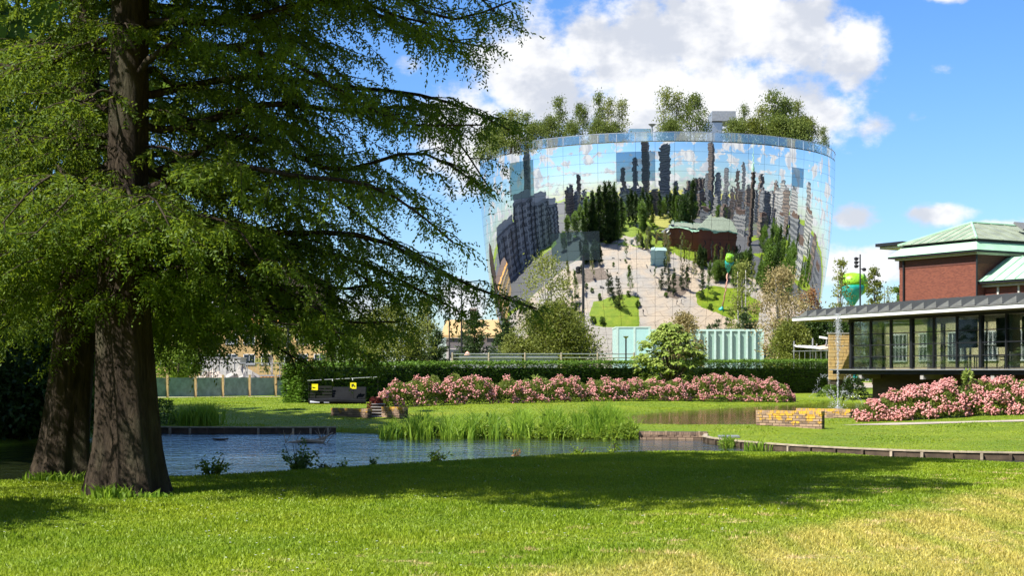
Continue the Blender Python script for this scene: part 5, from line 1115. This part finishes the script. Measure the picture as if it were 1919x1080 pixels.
    for py0, py1 in ((645, 627), (683, 664)):
        for k in range(14):
            a = x0 + 1.0 + k * (x1 - x0) / 14; f = B('window', MB().box(a, a + 2.3, Y - .08, Y + .05, Z(py0, Y), Z(py1, Y)), 'white')
            for j in range(2): B('pane', MB().box(a + .12 + j * 1.08, a + 1.1 + j * 1.08, Y - .11, Y - .081, Z(py0, Y) + .12, Z(py1, Y) - .12), 'dkglass', f)
            B('sill', MB().box(a - .1, a + 2.4, Y - .16, Y - .0, Z(py0, Y) - .16, Z(py0, Y) - .003), 'galv', f)
    Y = 330; root = thing('brown_hall', 'taller brown gabled block behind the school with a red flag mast', 'building', (X(465, Y), Y, 0)); x0, x1 = X(463, Y), X(612, Y)
    MB().add([(x0, Y, -.2), (x1, Y, -.2), (x1, Y, Z(530, Y)), ((x0 + x1) / 2, Y, Z(492, Y)), (x0, Y, Z(530, Y)), (x0, Y + 9, -.2), (x1, Y + 9, -.2), (x1, Y + 9, Z(530, Y)), ((x0 + x1) / 2, Y + 9, Z(492, Y)), (x0, Y + 9, Z(530, Y))], [(0, 1, 2, 3, 4), (9, 8, 7, 6, 5), (0, 5, 6, 1), (1, 6, 7, 2), (4, 9, 5, 0)]).build('wall', M['brick_brown'], root)
    c = Vector(((x0 + x1) / 2, Y - .2, Z(491, Y)))
    for s, e in ((-1, Vector((x0 - .3, Y - .2, Z(531, Y)))), (1, Vector((x1 + .3, Y - .2, Z(531, Y))))): MB().ob(c, e - c, (0, 9.4, 0), (0, 0, .18)).build('roof', M['brownroof'], root)
    fx = X(570, Y); root = thing('flag', 'small red and white flag flying above the brown hall', 'flag', (fx, Y, 0)); MB().tube([(fx, Y - .5, 0), (fx, Y - .5, Z(428, Y))], .05, 6).build('mast', M['alu'], root)
    f0 = P(570, 431, Y - .5)
    for j, m in enumerate(('red', 'white')):
        vs = [(f0.x - i * .28, f0.y + .12 * math.sin(i * 1.3), f0.z - .55 * j - .08 * i - (.55 if k else 0)) for k in (0, 1) for i in range(6)]; MB().add(vs, [(i, i + 1, i + 7, i + 6) for i in range(5)]).build('stripe', M[m], root)
    Y = 320; x0, x1 = X(836, Y), X(1002, Y); root = thing('low_hall', 'low distant hall with tan roof behind the pines', 'building', (x0, Y, 0)); MB().box(x0, x1, Y, Y + 20, -.2, Z(634, Y)).build('wall', M['cityC'], root); MB().ob((x0 - 1, Y - 1, Z(634, Y) + .02), (x1 - x0 + 2, 0, 0), (0, 22, 4), (0, 0, .6)).build('roof', M['tan'], root)
    root = thing('chimney', 'square brown chimney behind the tallest lamp post', 'chimney', (X(887, 330), 330, 0)); MB().box(X(881, 330), X(893, 330), 330, 331.4, 0, Z(580, 330)).build('stack', M['brick_brown'], root); MB().box(X(880, 330), X(894, 330), 329.9, 331.5, Z(580, 330), Z(579, 330) + .2).build('cap', M['concrete'], root)
make_site()

# ------------------------------------------------------------------ the place the bowl reflects: plaza, lawns, trees, streets and skyline behind the camera
PZ = .035
sheet('plaza', [(-78, 128), (-20, 122), (28, 132), (62, 168), (96, 205), (120, 300), (20, 330), (-40, 320), (-46, 262), (-70, 200)], PZ, M['paving'])
sheet('street', [(-46.6, 262), (-70.6, 200), (-78.6, 127.5), (-64, 70), (-150, -58), (-1800, -140), (-1800, 1500), (20, 1500), (20, 331), (-40.6, 320.5)], PZ - .01, M['asphalt'])
sheet('street', [(63, 167.2), (70, 150), (62, 40), (110, -50), (420, -88), (1800, -110), (1800, 1500), (20.6, 1500), (20.6, 331), (121, 300), (97, 204.6)], PZ - .01, M['asphalt'])
sheet('gravel_field', [bground(*q) for q in ((1086, 508), (1128, 500), (1146, 520), (1100, 530), (1070, 535))], PZ + .008, M['gravel'])
sheet('plaza_lawn', [bground(*q) for q in ((1116, 612), (1198, 612), (1197, 556), (1165, 552), (1112, 566), (1104, 590))], PZ + .008, M['lawn'])
sheet('plaza_lawn', [bground(*q) for q in ((1304, 548), (1332, 535), (1380, 540), (1425, 566), (1420, 606), (1372, 598), (1350, 590), (1306, 572))], PZ + .008, M['lawn'])
sheet('planting_bed', [bground(*q) for q in ((1244, 552), (1268, 563), (1290, 545), (1296, 520), (1262, 516))], PZ + .008, M['gravel'])
sheet('site_ground', [(-40, 92.5), (-11, 96), (-11, 118), (-60, 124)], .03, M['path'])
sheet('city_street', [(-3000, -700), (3000, -700), (3000, -120), (420, -90), (130, -60), (-150, -60), (-3000, -160)], .05, M['asphalt'])
for i, (px, py, h) in enumerate(sorted(((1150, 566, 9.5), (1162, 574, 10.5), (1143, 550, 8.5), (1262, 552, 9), (1252, 544, 8), (1277, 540, 8.5), (1313, 558, 10), (1240, 540, 7)))):
    x, y = bground(px, py)
    if y < 150 or abs(CX + x / y * F - 960) < 1: continue
    place_tree('plaza_conifer', 'small dark plaza conifer, ' + ORD[i] + ' from the left among those mirrored low in the bowl', 'tree', conifer_mesh(400 + i, h, 2.4, 12, .1, .4, .12, .7), (x, y, PZ), 'conifer', 'bark2', 'plaza conifers mirrored in the bowl')
tall = [tree_mesh(501, 'column', 3.4, 25, 1.0, 120, 26, 1.0, .7, 1.2, .35, .1, 1, 8), tree_mesh(502, 'round', 6.5, 17, 2.0, 130, 28, 1.0, .7, 1.7, .35, .2, 1, 8), tree_mesh(503, 'cone', 4.6, 19, 1.2, 110, 28, 1.0, .7, 1.2, .35, .2, 1, 8)]
r = random.Random(12); cnt = 0
def refl_tree(px, py, k, s, leaf, force=False):
    x, y = bground(px, py)
    if not force and y > 6 and abs(x) < .36 * y + 6: return
    if x * x + (y + 2) ** 2 < 90: return
    place_tree('park_tree', ('tall columnar tree of the park grove mirrored in the bowl', 'broad leafy tree of the park mirrored in the bowl', 'tapering tree of the park mirrored in the bowl')[k], 'tree', tall[k], (x, y, 0), leaf, 'bark2', ('columnar', 'broad', 'tapering')[k] + ' park trees mirrored in the bowl', (s * 1.3, s * 1.3, s), r.random() * 6)
extra = [(r.uniform(1060, 1290), r.uniform(388, 432), r.choice((0, 1, 1, 2)), r.uniform(.85, 1.2)) for _ in range(36)] + [(r.uniform(1290, 1500), r.uniform(392, 420), r.choice((1, 2)), r.uniform(.6, .9)) for _ in range(22)] + [(r.uniform(1425, 1515), r.uniform(430, 570), r.choice((0, 1, 2, 1)), r.uniform(.5, .8)) for _ in range(46)]
for _ in range(46):                                      # groves on both sides of the garden
    if r.random() < .74: y = r.uniform(72, 128); x = -r.uniform(max(.38 * y + 8, 54), .38 * y + 78)
    else: x = r.uniform(42, 78); y = r.uniform(15, 85)
    k = r.choice((0, 1, 1, 2)); sc = r.uniform(1.0, 1.4)
    place_tree('park_tree', ('tall columnar tree of the park grove mirrored in the bowl', 'broad leafy tree of the park mirrored in the bowl', 'tapering tree of the park mirrored in the bowl')[k], 'tree', tall[k], (x, y, 0), ('dark', 'dark', 'green')[k], 'bark2', ('columnar', 'broad', 'tapering')[k] + ' park trees mirrored in the bowl', (sc * 1.2, sc * 1.2, sc), r.random() * 6)
for px, py, k, s in extra + [(1066, 452, 1, .9), (1080, 446, 1, 1.0), (1095, 450, 2, 1.0), (1108, 444, 1, 1.1), (1122, 448, 1, .95), (1135, 440, 2, 1.1), (1148, 446, 1, .9), (1160, 452, 2, .9), (1090, 428, 1, 1.1), (1130, 424, 0, 1.0), (1165, 430, 0, .95), (1150, 416, 1, 1.0), (1178, 418, 0, 1.0), (1186, 412, 0, .9),
                     (1192, 421, 0, 1.05), (1200, 409, 0, .85), (1206, 424, 0, 1.1), (1214, 414, 0, 1.0), (1221, 404, 0, .9), (1228, 421, 0, 1.15), (1236, 410, 0, 1.0), (1246, 403, 1, 1.0), (1256, 416, 0, 1.05), (1262, 408, 0, .9), (1272, 402, 1, 1.0), (1284, 408, 1, .9), (1300, 404, 1, .8), (1320, 410, 1, .8), (1345, 412, 1, .8),
                     (1440, 500, 2, .7), (1450, 486, 2, .8), (1462, 505, 0, .6), (1474, 490, 2, .75), (1484, 512, 2, .6), (1430, 470, 1, .8), (1446, 462, 1, .8), (1470, 470, 0, .7), (1498, 520, 1, .6), (1058, 470, 1, .6), (1180, 402, 1, 1.0), (1240, 396, 1, 1.0), (1120, 408, 1, 1.0)]:
    refl_tree(px, py, k, s, ('dark', 'green', 'green')[k])
for _ in range(20): refl_tree(r.uniform(1296, 1425), r.uniform(492, 540), r.choice((1, 2)), r.uniform(.38, .52), r.choice(('dark', 'green')), True)
for _ in range(12): refl_tree(r.uniform(1084, 1128), r.uniform(474, 500), r.choice((1, 2)), r.uniform(.38, .5), 'dark', True)
def city_block(px, top, wpx, dist, mat, label, group, deep=None, spike=0):
    x, y, z = bplace(px, top, dist); a, b = bplace(px - wpx / 2, top, dist), bplace(px + wpx / 2, top, dist); w = min(60, math.hypot(a[0] - b[0], a[1] - b[1])); d = deep or min(w, 26)
    root = thing('city_building', label, 'building', (x, y, 0), group, math.atan2(x - BC.x, -(y - BC.y)) * -1 + math.pi)
    MB().box(-w / 2, w / 2, -d / 2, d / 2, -.5, z).build('wall', M[mat], root, False, True); MB().box(-w / 3, w / 3, -d / 3, d / 3, z, z + 3.2).build('roof_storey', M['cityA'], root, False, True)
    if spike: MB().tube([(0, 0, z + 3), (0, 0, z + 3 + spike)], .5, 6).build('mast', M['steel'], root, False, True)
SK = 'skyline towers mirrored in the upper bowl'
for oi, (px, top, w, dist, mat, sp) in enumerate(sorted(((1210, 268, 12, 420, 'cityB', 0), (1246, 274, 20, 380, 'cityA', 0), (1333, 272, 8, 520, 'cityB', 0), (1084, 330, 6, 480, 'cityB', 0), (1266, 338, 9, 500, 'cityA', 4), (1291, 340, 8, 620, 'cityB', 0), (1303, 334, 6, 640, 'cityB', 0), (1310, 334, 6, 640, 'cityB', 0), (1317, 336, 5, 640, 'cityB', 0), (1326, 326, 7, 560, 'cityA', 0), (1346, 328, 11, 540, 'cityC', 0), (1362, 316, 10, 600, 'cityC', 5), (1382, 320, 7, 560, 'cityB', 0), (1394, 308, 6, 600, 'cityC', 0), (1427, 328, 7, 420, 'cityB', 0), (1437, 360, 12, 380, 'cityA', 0), (1455, 345, 6, 460, 'cityB', 0), (1468, 342, 10, 400, 'cityC', 0), (1516, 350, 6, 360, 'cityC', 0), (1070, 352, 7, 460, 'cityB', 0), (1180, 352, 10, 430, 'cityA', 0), (1190, 300, 7, 560, 'cityA', 0), (1167, 318, 6, 600, 'cityB', 0)))):
    city_block(px, top, w, dist, mat, {'cityA': 'grey', 'cityB': 'dark brown', 'cityC': 'pale'}[mat] + ' skyline tower, ' + ORD[oi] + ' from the left among those mirrored in the upper bowl', SK, None, sp)
for k in range(30):
    px = 1066 + k * 14.6; top = 362 + r.uniform(-3, 6) + abs(px - 1240) * -.03; city_block(px, top, r.uniform(10, 16), r.uniform(320, 430), r.choice(('cityA', 'cityB', 'cityC')), 'low city building mirrored in a row across the bowl', 'low city rows mirrored in the bowl', 18)
def hospital():
    pts = [(-104, 348), (-128, 285), (-150, 235), (-178, 190), (-212, 152)]
    for i, (a, b) in enumerate(zip(pts, pts[1:])):
        a, b = Vector((*a, 0)), Vector((*b, 0)); d = b - a; L = d.length; z = (24, 33, 30, 26)[i]
        root = thing('hospital_wing', ('grey hospital wing mirrored at the left edge of the bowl', 'tallest grey hospital wing mirrored on the left of the bowl', 'grey hospital wing mirrored below the teal windows', 'grey hospital wing mirrored nearest to the park trees')[i], 'building', a, None, math.atan2(d.y, d.x))
        MB().box(.5, L - .5, -30, 0, -.3, z).build('wall', M['hosp'], root, False, True); MB().box(3, L - 3, -24, -6, z, z + 4).build('roof_storey', M['galv'], root, False, True)
        for k in range(5): MB().box(2 + k * L / 5, 5 + k * L / 5, .02, .6, 1, z - 2).build('stair_bay', M['galv'] if k % 2 else M['steel'], root, False, True)
    x, y, z = bplace(988, 285, 270); root = thing('hospital_tower', 'tall grey hospital tower mirrored at the upper left of the bowl', 'tower', (x, y, 0), None, .1); MB().box(-16, 16, -13, 13, 0, z).build('wall', M['cityA'], root, False, True); MB().box(-8, 8, -8, 8, z, z + 5).build('roof_storey', M['galv'], root, False, True)

hospital()
for i, (x, y, w, d, h, m) in enumerate(((170, 262, 30, 16, 15, 'cityC'), (205, 330, 36, 16, 21, 'cityB'), (150, 330, 26, 14, 13, 'cityA'), (250, 250, 34, 18, 24, 'cityA'), (300, 190, 40, 18, 20, 'cityC'), (240, 140, 30, 16, 16, 'cityB'), (190, 95, 30, 16, 15, 'cityC'), (340, 340, 50, 20, 34, 'cityC'), (270, 60, 36, 16, 18, 'cityA'), (200, 20, 30, 16, 14, 'cityB'), (130, 20, 26, 14, 12, 'cityC'), (-170, 60, 34, 16, 18, 'cityB'), (-240, 20, 40, 18, 22, 'cityC'))):
    root = thing('street_building', ('street building right of the museum mirrored at the right edge of the bowl', 'street building mirrored behind the park trees on the left')[x < 0], 'building', (x, y, 0), 'street buildings mirrored in the bowl', i * .7)
    MB().box(-w / 2, w / 2, -d / 2, d / 2, -.3, h).build('wall', M[m], root, False, True); MB().box(-w / 2.6, w / 2.6, -d / 3, d / 3, h, h + 2.6).build('roof_storey', M['brownroof'], root, False, True)
# ------------------------------------------------------------------ the two big swamp cypresses
def trunk_mesh(prof, cen, seed, n=40, dz=.12):
    """prof: (z, radius); cen: (z, x offset); fluted, flared base"""
    rng = np.random.default_rng(seed); zt = prof[-1][0]; zs = np.concatenate([np.arange(-.15, 4, dz), np.arange(4, zt, .5), [zt]]); pz, pr = zip(*prof); cz, cx = zip(*cen)
    ph = rng.uniform(0, 6.28, 6); V = []
    for z in zs:
        R = np.interp(z, pz, pr); fl = math.exp(-max(z, 0) / 1.3)
        for k in range(n):
            a = 2 * math.pi * k / n
            f = 1 + (.035 + .19 * fl) * (math.cos(5 * a + ph[0] + .15 * z) * .6 + math.cos(8 * a + ph[1] - .1 * z) * .45 + math.cos(3 * a + ph[2]) * .5) + .018 * math.sin(13 * a + ph[3] + z * .8)
            V.append((np.interp(z, cz, cx) + R * f * math.cos(a), R * f * math.sin(a), z))
    Q = [(j * n + k, j * n + (k + 1) % n, (j + 1) * n + (k + 1) % n, (j + 1) * n + k) for j in range(len(zs) - 1) for k in range(n)]
    return V, Q
def make_cypress(label, loc, prof, cen, H, seed, limbs, leafL=.074, leafW=.022, upper=.35):
    rng = np.random.default_rng(seed); loc = Vector(loc); root = thing('swamp_cypress', label, 'tree', loc)
    V, Q = trunk_mesh(prof, cen, seed); mb = MB().add(V, Q); mb.build('trunk', M['bark'], root, True, True)
    br = MB(); TP, TD, TL, TZ = [], [], [], []
    cz, cx = zip(*cen)
    for z0, az, L, up, dr, dens in limbs:
        d = np.array([math.sin(az), math.cos(az), 0.0]); sd = np.array([d[1], -d[0], 0]); wob = rng.normal(0, .10, 2); wv = rng.normal(0, .035, 2); b = np.array([np.interp(z0, cz, cx), 0, z0])
        def pos(s): s = np.asarray(s)[..., None]; return b + d * L * s + sd * L * (wob[0] * np.sin(3 * s) + wob[1] * s * s) + np.array([0, 0, 1.0]) * L * (up * s - dr * s * s + wv[0] * np.sin(7 * s) + wv[1] * np.sin(12 * s + 1))
        rl = .012 + .008 * L; ss = np.linspace(0, 1, 14); br.tube([tuple(q) for q in pos(ss)], [rl * (1 - .85 * q) + .004 for q in ss], 6)
        ns = max(4, int(L * 4.6))
        for i in range(ns):
            s = .08 + .90 * (i + rng.random()) / ns; side = 1 if i % 2 else -1; l2 = (.34 * L * (1.12 - s) + .30) * rng.uniform(.7, 1.2); an = rng.uniform(.65, 1.25)
            d2 = d * math.cos(an) + sd * side * math.sin(an) + np.array([0, 0, rng.uniform(-.25, .2)]); p0 = pos(s)
            q2 = lambda t: p0 + d2 * l2 * np.asarray(t)[..., None] - np.array([0, 0, 1.0]) * l2 * .30 * np.asarray(t)[..., None] ** 2
            br.tube([tuple(q) for q in q2(np.array([0, .5, 1.0]))], [.011, .007, .003], 3, False)
            nt = max(3, int(l2 * 16 * dens)); t = (np.arange(nt) + rng.random(nt)) / nt; tp = q2(t); sg = rng.choice([-1, 1], nt)[:, None]
            td = unit(d2 * rng.uniform(.1, .7, (nt, 1)) + np.cross(d2, [0, 0, 1]) * sg * rng.uniform(.1, .8, (nt, 1)) + np.array([0, 0, -1.0]) * rng.uniform(.1, .95, (nt, 1)))
            TP.append(tp); TD.append(td); TL.append(rng.uniform(.16, .40, nt)); TZ.append(np.full(nt, z0))
        nt = max(4, int(5 * dens)); TP.append(np.repeat(pos(np.array([1.0])), nt, 0)); TD.append(unit(d + rng.normal(0, .5, (nt, 3)) - [0, 0, .4])); TL.append(rng.uniform(.2, .4, nt)); TZ.append(np.full(nt, z0))
    br.build('limbs', M['bark'], root, True, True)
    TP, TD, TL, TZ = map(np.concatenate, (TP, TD, TL, TZ)); n = len(TP)
    wz = TP[:, 2] + loc.z; big = wz > 7.6
    lp, ld, ll, lw, tn = [], [], [], [], []; base = rng.random(n)
    for grp, per, kL in ((~big, 14, 1.1), (big, 5, 3.1)):
        tp, td, tl = TP[grp], TD[grp], TL[grp]; m = len(tp)
        if not m: continue
        k = np.repeat(np.arange(m), per); s = np.tile((np.arange(per) + .5) / per, m) + rng.normal(0, .02, m * per)
        p = tp[k] + td[k] * (tl[k] * s)[:, None] - np.array([0, 0, 1.0]) * (.25 * tl[k] * s * s)[:, None]; sdv = unit(np.cross(td, rng.normal(size=td.shape)))[k] * np.where(np.arange(len(k)) % 2, 1, -1)[:, None]
        lp.append(p); ld.append(td[k] * .55 + sdv * .8 + rng.normal(0, .28, (len(k), 3)) - np.array([0, 0, .25])); ll.append(leafL * kL * rng.uniform(.6, 1.25, len(k)) * (1.1 - .45 * s)); lw.append(np.full(len(k), leafW * kL)); tn.append(np.clip(.5 * base[grp][k] + .5 * rng.random(len(k)), 0, 1))
    p = np.concatenate(lp); Vv, Qq = leaf_arrays(p, np.concatenate(ld), np.concatenate(ll), np.concatenate(lw), rng)
    o = link('crown', np_mesh('crown', Vv, Qq, np.concatenate(tn)), M['cypress'], root); print('cypress leaves', len(p)); return root
def limb_set(rng, H, zlow, Lmax, skip_front, n):
    out = []
    for i in range(n):
        t = i / n; z0 = zlow + (H - zlow - .6) * t ** 1.15; az = i * 2.39996 + rng.normal(0, .2); L = Lmax * (1 - t) ** .72 * rng.uniform(.8, 1.1) + .4
        front = math.cos(az - math.pi) > .55                           # towards the camera
        if front and z0 < skip_front: continue
        if z0 < 9.5 and 195 < math.degrees(az) % 360 < 262 and z0 > 4.6: continue   # gap on the sunny side
        up = rng.uniform(.15, .32) + .25 * t; dr = up + rng.uniform(.06, .24) * (1 - t) + .04; dr = min(dr, up + max(.05, (z0 - 1.45) / L))
        out.append((z0, az, L, up, dr, 1.0))
    return out
rg = np.random.default_rng(17)
R_ = math.radians
SH = [(2.5 + .155 * k, k * 2.0 + 1.0, float(rg.uniform(.6, 1.35)), .2, .5, 1.5) for k in range(38) if k % 2 or math.cos(k * 2.0 + 1.0 - math.pi) < .3]      # short leafy shoots on the trunk
LA = limb_set(rg, 18.6, 2.7, 4.9, 7.4, 92) + [(6.9 + .45 * k, math.radians(118 + 16 * (k % 5)), 6.4 - .2 * k, .22, .24, 1.6) for k in range(9)]  # plus long front limbs above the view, added to shade the near lawn
LA += SH + [(3.35, R_(82), 4.3, .16, .38, 1.2), (4.3, R_(95), 4.7, .22, .30, 1.2), (5.2, R_(78), 4.9, .30, .38, 1.2), (6.0, R_(100), 4.7, .25, .32, 1.2), (5.0, R_(60), 5.0, .2, .30, 1.1), (4.0, R_(110), 4.6, .25, .42, 1.1), (3.0, R_(70), 3.6, .10, .36, 1.1), (2.9, R_(105), 2.4, .12, .45, 1.2), (6.6, R_(85), 5.0, .25, .30, 1.1), (7.2, R_(70), 4.9, .25, .35, 1.0),
       (3.2, R_(88), 2.2, .05, .55, 1.3), (3.6, R_(150), 2.4, .25, .50, 1.4), (3.75, R_(195), 2.2, .22, .48, 1.4), (3.6, R_(125), 2.6, .2, .45, 1.3), (3.7, R_(170), 2.0, .2, .5, 1.5), (3.5, R_(220), 2.4, .2, .5, 1.4), (3.3, R_(140), 2.0, .15, .5, 1.4), (3.9, R_(205), 2.6, .2, .42, 1.6), (3.8, R_(160), 2.5, .2, .42, 1.6), (2.7, R_(80), 2.6, .1, .38, 1.3), (2.8, R_(112), 3.0, .15, .42, 1.3), (2.9, R_(40), 3.6, .1, .3, 1.3), (4.6, R_(265), 4.0, .25, .45, 1.2), (5.6, R_(285), 4.0, .25, .45, 1.2), (3.8, R_(280), 3.6, .2, .45, 1.2)]
YA = 19.5
make_cypress('large swamp cypress with fluted flared trunk nearest the camera', (-5.0, YA, gz(-5.0, YA)), [(-.2, .62), (0, .55), (.25, .49), (.6, .44), (1.1, .405), (1.7, .38), (2.6, .345), (4.1, .265), (6.4, .235), (10, .18), (18.6, .03)], [(0, 0), (1, -.02), (2.5, -.08), (4.1, -.02), (6.4, .02), (18.6, .1)], 18.6, 17, LA)
LB = limb_set(rg, 15.0, 2.6, 4.4, 6.5, 66) + SH[::2] + [(2.9, R_(90), 4.4, .12, .36, 1.3), (2.5, R_(105), 3.4, .12, .34, 1.3)] + [(4.0, R_(270), 3.6, .2, .5, 1.2), (3.2, R_(250), 3.2, .2, .5, 1.2), (5.0, R_(290), 3.6, .2, .45, 1.2), (3.0, R_(300), 3.4, .15, .5, 1.2)]
make_cypress('second swamp cypress trunk standing left behind the large one', (-6.6, 22.0, gz(-6.6, 22.0)), [(-.2, .5), (0, .44), (.3, .38), (.8, .335), (1.5, .31), (2.7, .28), (4.5, .24), (7, .19), (15, .03)], [(0, 0), (1, .08), (2.7, .22), (5, .3), (15, .4)], 15, 18, LB, .078, .024)
# grass tufts left standing round the trunks
for px, Y, h, sx, n, lab in ((205, 18.75, .20, .10, 110, 'uncut grass tuft at the foot of the large trunk'), (245, 18.7, .12, .22, 90, 'low dry stalks along the foot of the large trunk'), (100, 21.4, .17, .22, 160, 'uncut grass at the foot of the left trunk')):
    make_reeds('grass_tuft', lab, [(X(px, Y), Y, sx, .08, 1.0)], n, h, int(px), kind='thing', cat='grass tuft')

# ------------------------------------------------------------------ people and low shrubs on the plaza, seen in the bowl
def person_mesh(seed):
    r = random.Random(seed); st = r.uniform(.12, .24)
    J = {'pel': (0, 0, .95), 'che': (0, 0, 1.30), 'nek': (0, 0, 1.48), 'hd': (0, .02, 1.60), 'top': (0, .01, 1.72), 'sl': (-.18, 0, 1.42), 'el': (-.24, -.06, 1.14), 'hl': (-.23, .08, .90), 'sr': (.18, 0, 1.42), 'er': (.24, .05, 1.14), 'hr': (.23, .14, .90),
         'hpl': (-.09, 0, .90), 'kl': (-.10, st * .6, .50), 'al': (-.10, st * .4, .09), 'tl': (-.10, st * .4 + .16, .03), 'hpr': (.09, 0, .90), 'kr': (.10, -st * .2, .50), 'ar': (.10, -st, .10), 'tr': (.10, -st + .16, .03)}
    R = {'pel': .15, 'che': .16, 'nek': .065, 'hd': .10, 'top': .075, 'sl': .07, 'el': .05, 'hl': .038, 'sr': .07, 'er': .05, 'hr': .038, 'hpl': .10, 'kl': .065, 'al': .045, 'tl': .04, 'hpr': .10, 'kr': .065, 'ar': .045, 'tr': .04}
    k = list(J); E_ = [('pel', 'che'), ('che', 'nek'), ('nek', 'hd'), ('hd', 'top'), ('che', 'sl'), ('sl', 'el'), ('el', 'hl'), ('che', 'sr'), ('sr', 'er'), ('er', 'hr'), ('pel', 'hpl'), ('hpl', 'kl'), ('kl', 'al'), ('al', 'tl'), ('pel', 'hpr'), ('hpr', 'kr'), ('kr', 'ar'), ('ar', 'tr')]
    me = bpy.data.meshes.new('person'); me.from_pydata([J[q] for q in k], [(k.index(a), k.index(b)) for a, b in E_], []); me.materials.append(M['skin'])
    o = bpy.data.objects.new('person', me); COL.objects.link(o); o.modifiers.new('skin', 'SKIN'); o.modifiers.new('smooth', 'SUBSURF').levels = 1; o.modifiers['smooth'].render_levels = 1
    if not me.skin_vertices: me.attributes.new('skin', 'FLOAT_VECTOR', 'POINT')
    for i, q in enumerate(k): me.skin_vertices[0].data[i].radius = (R[q], R[q]); me.skin_vertices[0].data[i].use_root = q == 'pel'
    return o
def make_people():
    spots = [(1268, 573, 'person in dark clothes walking left of a companion on the mirrored plaza'), (1276, 571, 'person in dark clothes walking right of a companion on the mirrored plaza'), (1206, 590, 'person in dark clothes alone by the mirrored lawn edge'), (1230, 535, 'person in dark clothes near the middle of the mirrored plaza'), (1185, 508, 'person in dark clothes far up on the mirrored plaza')]
    for i, (px, py, lab) in enumerate(spots):
        try: o = person_mesh(i)
        except Exception as e: print('person skipped', e); return
        x, y = bground(px, py); o.location = (x, y, PZ); o.rotation_euler.z = i * 1.3; tag(o, lab, 'person')
make_people()
pb = tree_mesh(602, 'cone', 2.2, 10, 1.5, 60, 26, .42, .26, .45, .1, .2, 2, 8)
for i, (px, py, h) in enumerate(((1182, 548, 9), (1300, 524, 10), (1312, 536, 9), (1325, 548, 10), (1348, 522, 11), (1362, 505, 10), (1376, 540, 10), (1338, 500, 9), (1285, 545, 8), (1392, 520, 11), (1405, 545, 10), (1420, 530, 11), (1228, 520, 8), (1112, 520, 9), (1096, 545, 9), (1084, 560, 9), (1070, 540, 10))):
    x, y = bground(px, py)
    if abs(CX + x / y * F - 1225) < 190: h = 4.5
    place_tree('plaza_birch', 'slim young birch on the plaza mirrored in the bowl', 'tree', pb, (x, y, PZ), ('green', 'birchleaf', 'dark')[i % 3], 'birch', 'plaza birches mirrored in the bowl', (h / 10, h / 10, h / 10), i)
sh = tree_mesh(601, 'dome', 1.1, 1.6, .2, 40, 26, .28, .18, .22, .04, .1, 3, 6)
for i, (px, py) in enumerate(((1112, 604), (1124, 560), (1178, 554), (1196, 575), (1130, 606), (1248, 556), (1290, 528), (1262, 522), (1316, 556), (1340, 560), (1368, 590), (1330, 580), (1150, 500), (1172, 492), (1100, 540), (1110, 548))):
    x, y = bground(px, py); place_tree('plaza_shrub', 'low green shrub planted on the plaza mirrored in the bowl', 'shrub', sh, (x, y, PZ), 'green', 'bark2', 'plaza shrubs mirrored in the bowl', (1, 1, r.uniform(.7, 1.15)), i)
for i, (px, py, l, a) in enumerate(((1150, 486, 3.5, .2), (1163, 489, 3.0, .5), (1128, 540, 4.0, .1), (1142, 536, 2.6, .4), (1212, 500, 3.0, 1.2), (1220, 508, 3.0, 1.1))):
    x, y = bground(px, py); root = thing('plaza_bench', 'dark block bench on the plaza mirrored in the bowl', 'bench', (x, y, PZ), 'plaza benches mirrored in the bowl', a)
    MB().box(-l / 2, l / 2, -.3, .3, .35, .5).build('seat', M['steel'], root, False, True)
    for q in (-l / 2 + .2, l / 2 - .5): MB().box(q, q + .3, -.25, .25, 0, .35).build('foot', M['concrete'], root, False, True)

def make_daisies():
    rng = np.random.default_rng(91); n = 420; y = np.sqrt(rng.uniform(11 ** 2, 26 ** 2, n)); x = rng.uniform(-.36, .2, n) * y; k = np.sin(x * 1.1) * np.sin(y * .8 + 1) > -.2; x, y = x[k], y[k]; n = len(x)
    pt = np.stack([x, y, ground_z(x, y) + .04], 1); a = np.arange(6) * math.pi / 3; V = (pt[:, None] + .011 * np.stack([np.cos(a), np.sin(a), 0 * a], 1)[None]).reshape(-1, 3); b = np.arange(n)[:, None] * 6
    o = link('daisies', np_mesh('daisies', V, np.concatenate([np.concatenate([b, b + i, b + i + 1], 1) for i in (1, 2, 3, 4)])), M['white']); tag(o, 'tiny white daisies dotted over the near lawn', 'daisies', kind='stuff')
make_daisies()
